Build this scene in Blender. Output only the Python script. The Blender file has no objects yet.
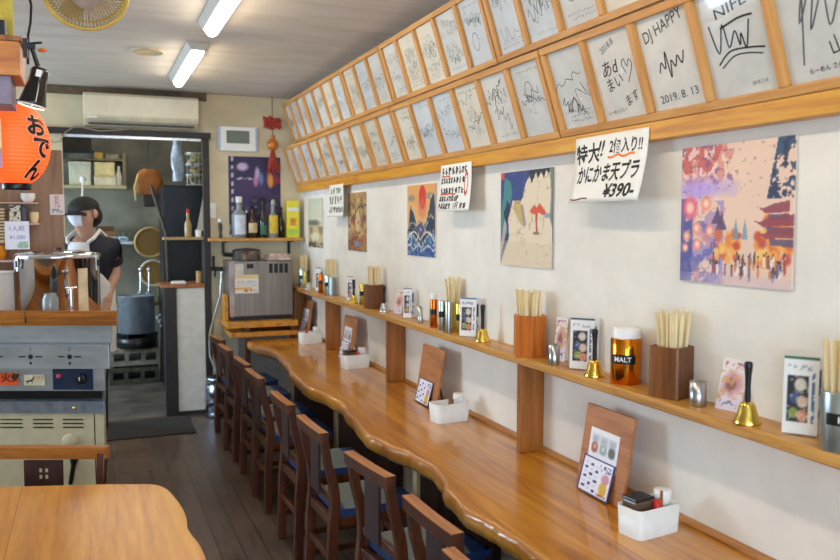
import bpy, math, random
import numpy as np
from mathutils import Vector, Matrix, Euler

R = math.radians
PI = math.pi
scene = bpy.context.scene
COL = scene.collection
rng = random.Random(7)

# ------------------------------------------------------------------ camera, world, daylight, exposure
cam_data = bpy.data.cameras.new('camera')
cam = bpy.data.objects.new('camera', cam_data)
COL.objects.link(cam)
cam_data.sensor_width = 36.0
cam_data.lens = 35.0
cam_data.clip_start = 0.05
cam.location = (0, 0, 1.6)
cam.rotation_euler = (R(90 - 3.992), 0, R(-22.014))
cam_data.dof.use_dof = True
cam_data.dof.focus_distance = 3.3
cam_data.dof.aperture_fstop = 3.6
scene.camera = cam

world = bpy.data.worlds.new('sky')
scene.world = world
world.use_nodes = True
wn = world.node_tree
wn.nodes['Background'].inputs['Color'].default_value = (0.55, 0.75, 1.0, 1)
wn.nodes['Background'].inputs['Strength'].default_value = 2.2

def area_light(name, loc, target, sx, sy, power, color):
    d = bpy.data.lights.new(name, 'AREA')
    d.shape = 'RECTANGLE'
    d.size = sx
    d.size_y = sy
    d.energy = power
    d.color = color
    o = bpy.data.objects.new(name, d)
    COL.objects.link(o)
    o.location = loc
    o.rotation_euler = (Vector(target) - Vector(loc)).to_track_quat('-Z', 'Y').to_euler()
    return o

LAMP = 17.0                     # radiance of the ceiling lamps' diffusers
area_light('daylight_left_window', (-3.0, 5.7, 1.55), (0, 4.7, 0.6), 2.1, 1.4, 75, (0.62, 0.8, 1.0))
area_light('daylight_shop_front', (-0.4, -2.35, 1.5), (-0.4, 3, 1.1), 3.6, 1.9, 75, (0.6, 0.78, 1.0))
area_light('daylight_kitchen_window', (-1.9, 8.2, 1.7), (1.0, 8.2, 0.6), 1.2, 1.0, 42, (0.66, 0.83, 1.0))

scene.view_settings.view_transform = 'Standard'
scene.view_settings.look = 'None'
scene.view_settings.exposure = 0.78
scene.view_settings.gamma = 1.0
scene.view_settings.use_curve_mapping = False

# ------------------------------------------------------------------ materials
def lin(c):
    if isinstance(c, str):
        c = [int(c[i:i + 2], 16) / 255 for i in (0, 2, 4)]
    return [((x + 0.055) / 1.055) ** 2.4 if x > 0.04045 else x / 12.92 for x in c]

class NT:
    def __init__(self, name):
        self.m = bpy.data.materials.new(name)
        self.m.use_nodes = True
        self.t = self.m.node_tree
        self.b = self.t.nodes['Principled BSDF']
        self.out = self.t.nodes['Material Output']
    def n(self, kind, **kw):
        x = self.t.nodes.new(kind)
        for k, v in kw.items():
            setattr(x, k, v)
        return x
    def l(self, a, b):
        self.t.links.new(a, b)
    def coords(self, scale=(1, 1, 1), rot=(0, 0, 0)):
        tc = self.n('ShaderNodeTexCoord')
        mp = self.n('ShaderNodeMapping')
        mp.inputs['Scale'].default_value = scale
        mp.inputs['Rotation'].default_value = rot
        self.l(tc.outputs['Object'], mp.inputs['Vector'])
        return mp.outputs['Vector']
    def noise(self, vec, scale, detail=4, rough=0.55, dist=0.0):
        x = self.n('ShaderNodeTexNoise')
        x.inputs['Scale'].default_value = scale
        x.inputs['Detail'].default_value = detail
        x.inputs['Roughness'].default_value = rough
        x.inputs['Distortion'].default_value = dist
        self.l(vec, x.inputs['Vector'])
        return x.outputs['Fac']
    def ramp(self, fac, stops):
        x = self.n('ShaderNodeValToRGB')
        e = x.color_ramp.elements
        while len(e) < len(stops):
            e.new(0.5)
        for i, (p, c) in enumerate(stops):
            e[i].position = p
            e[i].color = (*lin(c), 1)
        self.l(fac, x.inputs['Fac'])
        return x.outputs['Color']
    def bump(self, h, strength, dist=0.002):
        x = self.n('ShaderNodeBump')
        x.inputs['Strength'].default_value = strength
        x.inputs['Distance'].default_value = dist
        self.l(h, x.inputs['Height'])
        self.l(x.outputs['Normal'], self.b.inputs['Normal'])
    def set(self, **kw):
        for k, v in kw.items():
            self.b.inputs[k.replace('_', ' ')].default_value = v

MATS = {}
def plain(name, c, rough=0.5, metal=0.0, var=0.08, scale=18.0, coat=0.0, trans=0.0, bump=0.0, emit=None, est=0.0, stretch=(1, 1, 1), ior=1.45):
    if name in MATS:
        return MATS[name]
    t = NT(name)
    v = t.coords(stretch)
    f = t.noise(v, scale)
    base = [int(c[i:i + 2], 16) / 255 for i in (0, 2, 4)] if isinstance(c, str) else list(c)
    lo = [max(0, x * (1 - var)) for x in base]
    hi = [min(1, x * (1 + var)) for x in base]
    t.l(t.ramp(f, [(0.3, lo), (0.7, hi)]), t.b.inputs['Base Color'])
    t.set(Roughness=rough, Metallic=metal, IOR=ior)
    t.b.inputs['Coat Weight'].default_value = coat
    t.b.inputs['Coat Roughness'].default_value = 0.08
    t.b.inputs['Transmission Weight'].default_value = trans
    if bump:
        t.bump(f, bump)
    if emit:
        t.b.inputs['Emission Color'].default_value = (*lin(emit), 1)
        t.b.inputs['Emission Strength'].default_value = est
    MATS[name] = t.m
    return t.m

def wood(name, dark, mid, light, axis='Y', rough=0.35, coat=0.0, s=1.0, bump=0.15, crough=0.1):
    if name in MATS:
        return MATS[name]
    t = NT(name)
    st = {'X': (0.9, 14, 14), 'Y': (14, 0.9, 14), 'Z': (14, 14, 0.9)}[axis]
    v = t.coords([k * s for k in st])
    f = t.noise(v, 2.2, 5, 0.6, 0.8)
    v2 = t.coords([k * s * 5 for k in st])
    f2 = t.noise(v2, 3.0, 3, 0.6)
    mx = t.n('ShaderNodeMath', operation='MULTIPLY_ADD')
    t.l(f2, mx.inputs[0])
    mx.inputs[1].default_value = 0.25
    t.l(f, mx.inputs[2])
    t.l(t.ramp(mx.outputs[0], [(0.42, dark), (0.6, mid), (0.82, light)]), t.b.inputs['Base Color'])
    t.set(Roughness=rough)
    t.b.inputs['Coat Weight'].default_value = coat
    t.b.inputs['Coat Roughness'].default_value = crough
    t.bump(f2, bump, 0.001)
    MATS[name] = t.m
    return t.m

def paint_mat():
    if 'printed_paper' in MATS:
        return MATS['printed_paper']
    t = NT('printed_paper')
    a = t.n('ShaderNodeVertexColor', layer_name='Col')
    v = t.coords()
    f = t.noise(v, 40)
    t.bump(f, 0.05, 0.001)
    t.l(a.outputs['Color'], t.b.inputs['Base Color'])
    t.set(Roughness=0.55)
    MATS['printed_paper'] = t.m
    return t.m

def glass_pane():
    if 'glass_pane' in MATS:
        return MATS['glass_pane']
    t = NT('glass_pane')
    t.t.nodes.remove(t.b)
    tr = t.n('ShaderNodeBsdfTransparent')
    gl = t.n('ShaderNodeBsdfGlossy')
    gl.inputs['Roughness'].default_value = 0.03
    fr = t.n('ShaderNodeFresnel')
    fr.inputs['IOR'].default_value = 1.5
    mx = t.n('ShaderNodeMixShader')
    gm = t.n('ShaderNodeNewGeometry')
    iv = t.n('ShaderNodeMath', operation='SUBTRACT')
    iv.inputs[0].default_value = 1.0
    t.l(gm.outputs['Backfacing'], iv.inputs[1])
    ml = t.n('ShaderNodeMath', operation='MULTIPLY')
    t.l(fr.outputs[0], ml.inputs[0])
    t.l(iv.outputs[0], ml.inputs[1])
    t.l(ml.outputs[0], mx.inputs[0])
    t.l(tr.outputs[0], mx.inputs[1])
    t.l(gl.outputs[0], mx.inputs[2])
    t.l(mx.outputs[0], t.out.inputs['Surface'])
    MATS['glass_pane'] = t.m
    return t.m

# ------------------------------------------------------------------ mesh builder
class MB:
    def __init__(self):
        self.v, self.f, self.mi, self.sm = [], [], [], []
    def add(self, vs, fs, m=0, smooth=False, M=None):
        b = len(self.v)
        for p in vs:
            p = Vector(p)
            self.v.append(tuple(M @ p) if M is not None else tuple(p))
        for q in fs:
            self.f.append([b + i for i in q])
            self.mi.append(m)
            self.sm.append(smooth)
        return self
    def box(self, lo, hi, m=0, M=None):
        x0, y0, z0 = lo
        x1, y1, z1 = hi
        vs = [(x0, y0, z0), (x1, y0, z0), (x1, y1, z0), (x0, y1, z0), (x0, y0, z1), (x1, y0, z1), (x1, y1, z1), (x0, y1, z1)]
        fs = [(0, 3, 2, 1), (4, 5, 6, 7), (0, 1, 5, 4), (1, 2, 6, 5), (2, 3, 7, 6), (3, 0, 4, 7)]
        return self.add(vs, fs, m, False, M)
    def cbox(self, c, s, m=0, M=None):
        return self.box([c[i] - s[i] / 2 for i in range(3)], [c[i] + s[i] / 2 for i in range(3)], m, M)
    def prism(self, pts, z0, z1, m=0, M=None, smooth=False):
        n = len(pts)
        vs = [(p[0], p[1], z0) for p in pts] + [(p[0], p[1], z1) for p in pts]
        fs = [tuple(range(n))[::-1], tuple(range(n, 2 * n))]
        self.add(vs, fs, m, False, M)
        self.add(vs, [(i, (i + 1) % n, n + (i + 1) % n, n + i) for i in range(n)], m, smooth, M)
        return self
    def lathe(self, prof, n=24, m=0, M=None, smooth=True, cap0=True, cap1=True):
        vs, fs = [], []
        for r, z in prof:
            for k in range(n):
                a = 2 * PI * k / n
                vs.append((r * math.cos(a), r * math.sin(a), z))
        for i in range(len(prof) - 1):
            for k in range(n):
                k2 = (k + 1) % n
                fs.append((i * n + k, i * n + k2, (i + 1) * n + k2, (i + 1) * n + k))
        self.add(vs, fs, m, smooth, M)
        L = len(prof) - 1
        if cap0 and prof[0][0] > 1e-6:
            self.add([vs[k] for k in range(n)], [tuple(range(n))[::-1]], m, False, M)
        if cap1 and prof[L][0] > 1e-6:
            self.add([vs[L * n + k] for k in range(n)], [tuple(range(n))], m, False, M)
        return self
    def tube(self, pts, r, n=8, m=0, M=None, caps=True, closed=False):
        pts = [Vector(p) for p in pts]
        L = len(pts)
        rs = r if isinstance(r, (list, tuple)) else [r] * L
        vs, fs = [], []
        prev = None
        for i, p in enumerate(pts):
            if closed:
                d = pts[(i + 1) % L] - pts[i - 1]
            else:
                d = pts[min(i + 1, L - 1)] - pts[max(i - 1, 0)]
            d.normalize()
            if prev is None:
                up = Vector((0, 0, 1)) if abs(d.z) < 0.9 else Vector((1, 0, 0))
                a = d.cross(up).normalized()
            else:
                a = (prev - d * prev.dot(d)).normalized()
            prev = a
            b = d.cross(a)
            for k in range(n):
                t = 2 * PI * k / n
                vs.append(p + (a * math.cos(t) + b * math.sin(t)) * rs[i])
        for i in range(L if closed else L - 1):
            j = (i + 1) % L
            for k in range(n):
                k2 = (k + 1) % n
                fs.append((i * n + k, i * n + k2, j * n + k2, j * n + k))
        self.add(vs, fs, m, True, M)
        if caps and not closed:
            self.add(vs[:n], [tuple(range(n))[::-1]], m, False, M)
            self.add(vs[-n:], [tuple(range(n))], m, False, M)
        return self
    def sphere(self, c, r, nu=16, nv=10, m=0, M=None):
        r = r if isinstance(r, (list, tuple)) else (r, r, r)
        vs, fs = [], []
        for i in range(nv + 1):
            t = PI * i / nv
            for k in range(nu):
                a = 2 * PI * k / nu
                vs.append((c[0] + r[0] * math.sin(t) * math.cos(a), c[1] + r[1] * math.sin(t) * math.sin(a), c[2] - r[2] * math.cos(t)))
        for i in range(nv):
            for k in range(nu):
                k2 = (k + 1) % nu
                fs.append((i * nu + k, i * nu + k2, (i + 1) * nu + k2, (i + 1) * nu + k))
        return self.add(vs, fs, m, True, M)
    def ribbon(self, pts, w, y=0.0, m=0, M=None):
        """a flat pen stroke in the XZ plane facing -Y"""
        P = [Vector((p[0], p[1])) for p in pts]
        L = len(P)
        if L < 2:
            return self
        vs, fs = [], []
        for i in range(L):
            d = P[min(i + 1, L - 1)] - P[max(i - 1, 0)]
            if d.length < 1e-9:
                d = Vector((1, 0))
            d.normalize()
            nrm = Vector((-d.y, d.x))
            ww = w[i] if isinstance(w, (list, tuple)) else w
            a = P[i] + nrm * ww / 2
            b = P[i] - nrm * ww / 2
            vs += [(a.x, y, a.y), (b.x, y, b.y)]
        for i in range(L - 1):
            fs.append((2 * i, 2 * i + 1, 2 * i + 3, 2 * i + 2))
        return self.add(vs, fs, m, False, M)

def obj(name, mb, mats, parent=None, loc=(0, 0, 0), rz=0.0, rot=None, bevel=0.0, origin=None, seg=2):
    if not isinstance(mats, (list, tuple)):
        mats = [mats]
    me = bpy.data.meshes.new(name)
    vs = mb.v
    if origin is not None:
        vs = [(p[0] - origin[0], p[1] - origin[1], p[2] - origin[2]) for p in vs]
        loc = origin
    me.from_pydata(vs, [], mb.f)
    me.polygons.foreach_set('material_index', mb.mi)
    me.polygons.foreach_set('use_smooth', mb.sm)
    for m in mats:
        me.materials.append(m)
    me.update()
    o = bpy.data.objects.new(name, me)
    COL.objects.link(o)
    o.location = loc
    o.rotation_euler = rot if rot else (0, 0, rz)
    if parent:
        o.parent = parent
    if bevel:
        md = o.modifiers.new('bevel', 'BEVEL')
        md.width = bevel
        md.segments = seg
        md.limit_method = 'ANGLE'
        md.angle_limit = R(50)
    return o

def tag(o, label, cat, group=None, kind=None):
    if label:
        o['label'] = label
    if cat:
        o['category'] = cat
    if group:
        o['group'] = group
    if kind:
        o['kind'] = kind
    return o

def thing(name, label, cat, loc=(0, 0, 0), rz=0.0, group=None, rot=None):
    o = bpy.data.objects.new(name, None)
    o.empty_display_size = 0.05
    COL.objects.link(o)
    o.location = loc
    o.rotation_euler = rot if rot else (0, 0, rz)
    return tag(o, label, cat, group)

def struct(name, mb, mats, parent=None, **kw):
    o = obj(name, mb, mats, parent, **kw)
    if parent is None:
        o['kind'] = 'structure'
    return o

def copy_tree(o, parent=None):
    c = o.copy()
    COL.objects.link(c)
    if parent is not None:
        c.parent = parent
    for ch in list(o.children):
        copy_tree(ch, c)
    return c

# ------------------------------------------------------------------ writing and printed panels
_tc = {}
def text_geo(s, size, bold=0.0):
    key = (s, bold)
    if key not in _tc:
        cu = bpy.data.curves.new('writing', 'FONT')
        cu.body = s
        cu.offset = bold
        cu.resolution_u = 3
        o = bpy.data.objects.new('writing', cu)
        COL.objects.link(o)
        bpy.context.view_layer.update()
        ev = o.evaluated_get(bpy.context.evaluated_depsgraph_get())
        me = bpy.data.meshes.new_from_object(ev)
        vs = np.array([v.co[:2] for v in me.vertices]) if len(me.vertices) else np.zeros((0, 2))
        fs = [tuple(p.vertices) for p in me.polygons]
        bpy.data.objects.remove(o)
        bpy.data.meshes.remove(me)
        bpy.data.curves.remove(cu)
        if len(vs):
            vs = vs - (vs.max(0) + vs.min(0)) / 2
        _tc[key] = (vs, fs)
    vs, fs = _tc[key]
    return vs * size, fs

def write(mb, s, size, x, z, y, m=0, width=None, bold=0.02, tilt=0.0, shear=0.0, fn=None):
    """lettering centred at (x, z) in the XZ plane, facing -Y at depth y"""
    vs, fs = text_geo(s, size, bold)
    if not len(vs):
        return
    k = 1.0
    if width:
        k = width / (vs[:, 0].max() - vs[:, 0].min())
    ca, sa = math.cos(tilt), math.sin(tilt)
    out = []
    for a, b in vs:
        a = a * k + b * shear
        px, pz = x + a * ca - b * sa, z + a * sa + b * ca
        out.append(fn(px, pz, y) if fn else (px, y, pz))
    mb.add(out, fs, m)

def vnoise(U, V, scale, seed, octaves=4):
    r = np.random.RandomState(seed)
    tot = np.zeros_like(U)
    amp, norm = 1.0, 0.0
    for o in range(octaves):
        s = scale * 2 ** o
        g = r.rand(80, 80)
        x, y = (U * s) % 79, (V * s) % 79
        i, j = x.astype(int), y.astype(int)
        fx, fy = x - i, y - j
        fx, fy = fx * fx * (3 - 2 * fx), fy * fy * (3 - 2 * fy)
        i2, j2 = np.minimum(i + 1, 79), np.minimum(j + 1, 79)
        tot += amp * ((g[i, j] * (1 - fx) + g[i2, j] * fx) * (1 - fy) + (g[i, j2] * (1 - fx) + g[i2, j2] * fx) * fy)
        norm += amp
        amp *= 0.5
    return tot / norm

class Canvas:
    """colours for a printed sheet, one per grid point"""
    def __init__(self, nx, ny, asp):
        u = np.linspace(0, 1, nx)
        v = np.linspace(0, 1, ny)
        self.U, self.V = np.meshgrid(u, v)
        self.asp = asp
        self.c = np.ones((ny, nx, 3))
    def col(self, c):
        return np.array([int(c[i:i + 2], 16) / 255 for i in (0, 2, 4)])
    def fill(self, mask, c, a=1.0):
        m = (np.clip(mask.astype(float), 0, 1) * a)[..., None]
        self.c = self.c * (1 - m) + self.col(c) * m
    def ell(self, x, y, rx, ry, soft=0.0, wob=0.0, seed=0):
        d = np.sqrt(((self.U - x) / rx) ** 2 + ((self.V - y) / ry) ** 2)
        if wob:
            d = d + (vnoise(self.U, self.V, 6, seed) - 0.5) * wob
        if soft:
            return np.clip((1 + soft - d) / (2 * soft), 0, 1)
        return d < 1
    def rect(self, x0, y0, x1, y1):
        return (self.U >= x0) & (self.U <= x1) & (self.V >= y0) & (self.V <= y1)
    def poly(self, pts):
        ins = np.zeros(self.U.shape, bool)
        n = len(pts)
        for i in range(n):
            x0, y0 = pts[i]
            x1, y1 = pts[(i + 1) % n]
            if y0 == y1:
                continue
            c = ((y0 > self.V) != (y1 > self.V)) & (self.U < (x1 - x0) * (self.V - y0) / (y1 - y0) + x0)
            ins ^= c
        return ins
    def n(self, s, seed, oc=4):
        return vnoise(self.U * self.asp, self.V, s, seed, oc)

def panel(name, w, h, nx, ny, painter, parent=None, thick=0.004, edge='d8d2c4', loc=(0, 0, 0), rz=0.0, rot=None, bend=None, z0=0.0):
    """a printed sheet: front in local XZ facing -Y, x centred, z from z0"""
    cv = Canvas(nx, ny, w / h)
    painter(cv)
    cols = cv.c
    mb = MB()
    xs = np.linspace(-w / 2, w / 2, nx)
    zs = np.linspace(0, h, ny)
    bd = bend or (lambda x, z: 0.0)
    V = [(x, -thick / 2 + bd(x, z), z0 + z) for z in zs for x in xs]
    F = [(j * nx + i, j * nx + i + 1, (j + 1) * nx + i + 1, (j + 1) * nx + i) for j in range(ny - 1) for i in range(nx - 1)]
    mb.add(V, F, 0, bend is not None)
    n = len(V)
    mb.add([(p[0], p[1] + thick, p[2]) for p in V], [tuple(x for x in q[::-1]) for q in F], 0, bend is not None)
    ring = [i for i in range(nx)] + [j * nx + nx - 1 for j in range(1, ny)] + [(ny - 1) * nx + i for i in range(nx - 2, -1, -1)] + [j * nx for j in range(ny - 2, 0, -1)]
    for a, b in zip(ring, ring[1:] + ring[:1]):
        mb.f.append([b, a, n + a, n + b])
        mb.mi.append(0)
        mb.sm.append(False)
    o = obj(name, mb, paint_mat(), parent, loc, rz, rot)
    at = o.data.color_attributes.new('Col', 'FLOAT_COLOR', 'POINT')
    c = cols.reshape(-1, 3)
    c = np.where(c > 0.04045, ((c + 0.055) / 1.055) ** 2.4, c / 12.92)
    e = np.array(lin(edge))
    full = np.ones((2 * n, 4))
    full[:n, :3] = c
    full[n:, :3] = e
    at.data.foreach_set('color', full.astype(np.float32).ravel())
    return o

WALL = -PI / 2          # turns a thing's front (-Y) towards the aisle (-X)
# ------------------------------------------------------------------ shared materials
M_wall = plain('cream_plaster', 'e9e2d5', 0.75, var=0.03, scale=5, bump=0.06)
M_wallb = plain('aged_plaster', 'd2c4a2', 0.75, var=0.07, scale=3, bump=0.06)
M_post = plain('dark_post', '2a211c', 0.5, var=0.15)
M_chop = wood('chopstick_wood', 'd9bd84', 'ead3a0', 'f3e3bd', 'Z', 0.6, s=2)
M_rail = wood('rail_wood', 'b87200', 'd28c0c', 'dca024', 'Y', 0.4, 0.2)
M_frame = wood('frame_wood', 'b87c38', 'cc9048', 'd8a25c', 'X', 0.5)
M_counter = wood('counter_wood', '985402', 'be780c', 'd89626', 'Y', 0.38, 0.8, s=0.55, bump=0.05)
M_shelf = wood('shelf_wood', '9c6420', 'c28836', 'd4a04e', 'Y', 0.45, 0.2)
M_brkt = wood('bracket_wood', '78400c', '985816', 'ac6c28', 'Z', 0.45, 0.2)
M_table = wood('table_wood', 'a66400', 'ca8206', 'dc9c24', 'Y', 0.4, 0.5, s=0.5, bump=0.04, crough=0.22)
M_chair = wood('chair_wood', '321302', '4b2004', '653106', 'Z', 0.42, 0.0)
M_chairtop = wood('chair_worn_wood', '8a4c18', 'a86426', 'c07c38', 'Y', 0.4, 0.2)
M_splat = wood('splat_wood', '2a1310', '371c1a', '442624', 'Z', 0.45, 0.1)
M_white = plain('white_plastic', 'e9e6df', 0.35, var=0.02)
M_black = plain('black_plastic', '131214', 0.35, var=0.1)
M_steel = plain('brushed_steel', 'b9bcc0', 0.28, 1.0, var=0.06, scale=40, stretch=(1, 1, 0.05))
M_chrome = plain('polished_steel', 'd3d6da', 0.1, 1.0, var=0.03)
M_brass = plain('brass', 'e6c25c', 0.24, 1.0, var=0.05)
M_ink = plain('black_ink', '17140f', 0.6, var=0.05)
M_paper = plain('white_paper', 'eeeae0', 0.7, var=0.02)
M_greyink = plain('faded_ink', '575a60', 0.6, var=0.1)
M_glass = glass_pane()

# ------------------------------------------------------------------ the room
XW, YB, ZC = 1.71, 7.0, 2.66
XL, YF = -2.7, -2.0

def floor_mat():
    t = NT('worn_floor_boards')
    v = t.coords((1, 1, 1), (0, 0, R(90)))
    br = t.n('ShaderNodeTexBrick')
    br.offset = 0.37
    br.inputs['Scale'].default_value = 1.0
    br.inputs['Brick Width'].default_value = 1.3
    br.inputs['Row Height'].default_value = 0.11
    br.inputs['Mortar Size'].default_value = 0.0022
    br.inputs['Color1'].default_value = (*lin('80695a'), 1)
    br.inputs['Color2'].default_value = (*lin('6b584a'), 1)
    br.inputs['Mortar'].default_value = (*lin('1d1713'), 1)
    t.l(v, br.inputs['Vector'])
    v2 = t.coords((16, 1.2, 1))
    f = t.noise(v2, 2.5, 6, 0.65, 0.5)
    v3 = t.coords((1.5, 1.5, 1))
    g = t.noise(v3, 2.2, 5, 0.6)
    mx = t.n('ShaderNodeMix', data_type='RGBA', blend_type='MULTIPLY')
    mx.inputs['Factor'].default_value = 0.85
    t.l(br.outputs['Color'], mx.inputs['A'])
    t.l(t.ramp(f, [(0.3, '9a9088'), (0.75, 'ffffff')]), mx.inputs['B'])
    mx2 = t.n('ShaderNodeMix', data_type='RGBA', blend_type='MULTIPLY')
    mx2.inputs['Factor'].default_value = 0.6
    t.l(mx.outputs['Result'], mx2.inputs['A'])
    t.l(t.ramp(g, [(0.3, 'a09c98'), (0.7, 'ffffff')]), mx2.inputs['B'])
    t.l(mx2.outputs['Result'], t.b.inputs['Base Color'])
    r = t.n('ShaderNodeMapRange')
    r.inputs['To Min'].default_value = 0.22
    r.inputs['To Max'].default_value = 0.5
    t.l(f, r.inputs['Value'])
    t.l(r.outputs[0], t.b.inputs['Roughness'])
    t.bump(br.outputs['Fac'], -0.3, 0.002)
    return t.m

def ceiling_mat():
    t = NT('ceiling_board')
    v = t.coords((0.8, 3.5, 1))
    f = t.noise(v, 2.0, 6, 0.65, 0.6)
    v2 = t.coords((1, 1, 1))
    g = t.noise(v2, 1.2, 3)
    ad = t.n('ShaderNodeMath', operation='MULTIPLY_ADD')
    t.l(g, ad.inputs[0])
    ad.inputs[1].default_value = 0.4
    t.l(f, ad.inputs[2])
    t.l(t.ramp(ad.outputs[0], [(0.4, 'bdb5a8'), (0.62, 'cbc4b8'), (0.9, 'd8d2c8')]), t.b.inputs['Base Color'])
    t.set(Roughness=0.8)
    t.bump(f, 0.15, 0.002)
    return t.m

struct('floor', MB().box((XL - 0.1, YF - 0.1, -0.1), (XW + 0.1, YB, 0.0)), floor_mat())
M_conc = plain('kitchen_concrete', '4f4a41', 0.5, var=0.3, scale=4, bump=0.1)
struct('floor_kitchen', MB().box((-2.1, YB, -0.1), (1.5, 9.4, -0.002)), M_conc)
struct('ceiling', MB().box((XL - 0.1, YF - 0.1, ZC), (XW + 0.1, YB + 0.1, ZC + 0.1)), ceiling_mat())
struct('wall_right', MB().box((XW, YF - 0.1, -0.1), (XW + 0.1, YB + 0.1, ZC + 0.1)), M_wall)
mb = MB()
mb.box((XL, YB, -0.1), (-0.178, YB + 0.1, ZC)).box((0.905, YB, -0.1), (XW, YB + 0.1, ZC)).box((-0.178, YB, 2.33), (0.905, YB + 0.1, ZC))
struct('wall_back', mb, M_wallb)
mb = MB()                                      # left wall with its window opening
mb.box((XL - 0.1, YF - 0.1, -0.1), (XL, 4.5, ZC)).box((XL - 0.1, 6.8, -0.1), (XL, YB + 0.1, ZC))
mb.box((XL - 0.1, 4.5, -0.1), (XL, 6.8, 0.8)).box((XL - 0.1, 4.5, 2.3), (XL, 6.8, ZC))
struct('wall_left', mb, M_wallb)
mb = MB()
mb.box((XL - 0.1, YF - 0.1, -0.1), (-2.2, YF, ZC)).box((1.4, YF - 0.1, -0.1), (XW + 0.1, YF, ZC))
mb.box((-2.2, YF - 0.1, -0.1), (1.4, YF, 0.5)).box((-2.2, YF - 0.1, 2.4), (1.4, YF, ZC))
struct('wall_front', mb, M_wallb)
M_wframe = plain('window_aluminium', '8d8f92', 0.4, 0.6)
def window(name, lo, hi, axis, n):
    f = MB()
    g = MB()
    if axis == 'Y':
        x = XL - 0.05
        a, b, z0, z1 = lo[1], hi[1], lo[2], hi[2]
        f.box((x - 0.03, a, z0), (x + 0.03, b, z0 + 0.05)).box((x - 0.03, a, z1 - 0.05), (x + 0.03, b, z1))
        for k in range(n + 1):
            y = a + (b - a - 0.05) * k / n
            f.box((x - 0.03, y, z0 + 0.05), (x + 0.03, y + 0.05, z1 - 0.05))
        g.box((x - 0.003, a + 0.05, z0 + 0.05), (x + 0.003, b - 0.05, z1 - 0.05))
    else:
        y = YF - 0.05
        a, b, z0, z1 = lo[0], hi[0], lo[2], hi[2]
        f.box((a, y - 0.03, z0), (b, y + 0.03, z0 + 0.05)).box((a, y - 0.03, z1 - 0.05), (b, y + 0.03, z1))
        for k in range(n + 1):
            x = a + (b - a - 0.05) * k / n
            f.box((x, y - 0.03, z0 + 0.05), (x + 0.05, y + 0.03, z1 - 0.05))
        g.box((a + 0.05, y - 0.003, z0 + 0.05), (b - 0.05, y + 0.003, z1 - 0.05))
    r = struct(name, f, M_wframe)
    obj('pane', g, M_glass, r)
window('window_1', (0, 4.5, 0.8), (0, 6.8, 2.3), 'Y', 3)
window('window_2', (-2.2, 0, 0.5), (1.4, 0, 2.4), 'X', 4)
# kitchen shell
M_kit = plain('kitchen_wall', '7d7b6c', 0.6, var=0.18, scale=2.5, bump=0.05)
struct('wall_kitchen_back', MB().box((-2.1, 9.3, -0.1), (1.5, 9.4, 2.7)), M_kit)
struct('wall_kitchen_right', MB().box((1.4, YB + 0.1, -0.1), (1.5, 9.3, 2.7)), M_kit)
mb = MB().box((-2.1, YB + 0.1, -0.1), (-2.0, 7.5, 2.7)).box((-2.1, 8.9, -0.1), (-2.0, 9.3, 2.7)).box((-2.1, 7.5, -0.1), (-2.0, 8.9, 1.1)).box((-2.1, 7.5, 2.3), (-2.0, 8.9, 2.7))
struct('wall_kitchen_left', mb, M_kit)
struct('ceiling_kitchen', MB().box((-2.1, YB + 0.1, 2.66), (1.5, 9.4, 2.75)), M_kit)
# doorway header, post and an added strip for the brown stain under the ceiling
struct('trim_1', MB().box((-0.42, YB - 0.05, 2.292), (0.95, YB - 0.002, 2.34)), M_post)
struct('trim_2', MB().box((0.88, YB - 0.04, 0.0), (0.935, YB - 0.002, 2.292)), M_post, bevel=0.006)
struct('trim_3', MB().box((-0.3, YB - 0.07, 2.6), (0.92, YB - 0.002, 2.66)), plain('brown_stain_strip', '5a4a34', 0.6, var=0.2), bevel=0.004)
struct('trim_4', MB().box((-0.17, YB - 0.035, 2.27), (0.87, YB - 0.002, 2.29)), M_steel)

# ------------------------------------------------------------------ ceiling lamps
M_lampbody = plain('lamp_white_enamel', 'c9c6bd', 0.45, var=0.03)
M_lamplit = plain('lit_diffuser', 'fffaf0', 0.4, var=0.0, emit='fff0da', est=LAMP)
def lamp(loc, label):
    t = thing('ceiling_lamp', label, 'lamp', loc, group='strip lamps along the ceiling')
    L = 1.2
    b = MB()
    prof = [(-0.068, 0), (0.068, 0), (0.042, -0.045), (-0.042, -0.045)]
    vs = [(x, -L / 2, z) for x, z in prof] + [(x, L / 2, z) for x, z in prof]
    b.add(vs, [(0, 1, 2, 3), (7, 6, 5, 4), (0, 4, 5, 1), (1, 5, 6, 2), (2, 6, 7, 3), (3, 7, 4, 0)])
    obj('housing', b, M_lampbody, t)
    d = MB()
    n = 12
    st = [(-L / 2 + 0.03, 0.6), (-L / 2 + 0.04, 0.85), (-L / 2 + 0.06, 1.0), (L / 2 - 0.05, 1.0), (L / 2 - 0.02, 0.85), (L / 2 + 0.0, 0.5)]
    vs, fs = [], []
    for y, k in st:
        for i in range(n + 1):
            a = PI * i / n
            vs.append((-0.035 * math.cos(a) * (0.6 + 0.4 * k), y, -0.0445 - 0.04 * k * math.sin(a)))
    for s in range(len(st) - 1):
        for i in range(n):
            q = s * (n + 1) + i
            fs.append((q, q + 1, q + n + 2, q + n + 1))
    d.add(vs, fs, 0, True)
    d.add(vs[:n + 1], [tuple(range(n + 1))[::-1]])
    d.add(vs[-n - 1:], [tuple(range(n + 1))])
    obj('diffuser', d, M_lamplit, t)
    return t
l0 = lamp((0.625, 5.62, ZC), 'lit strip lamp on the ceiling nearest the air conditioner')
for y, lab in ((3.9, 'lit strip lamp on the ceiling cut by the top edge of the photo'), (2.1, 'lit strip lamp overhead out of view above the counter stools'), (0.4, 'lit strip lamp overhead out of view near the shop front')):
    c = copy_tree(l0)
    c.location = (0.625, y, ZC)
    c['label'] = lab
kl = copy_tree(l0)
kl.location = (0.1, 8.1, 2.655)
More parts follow.
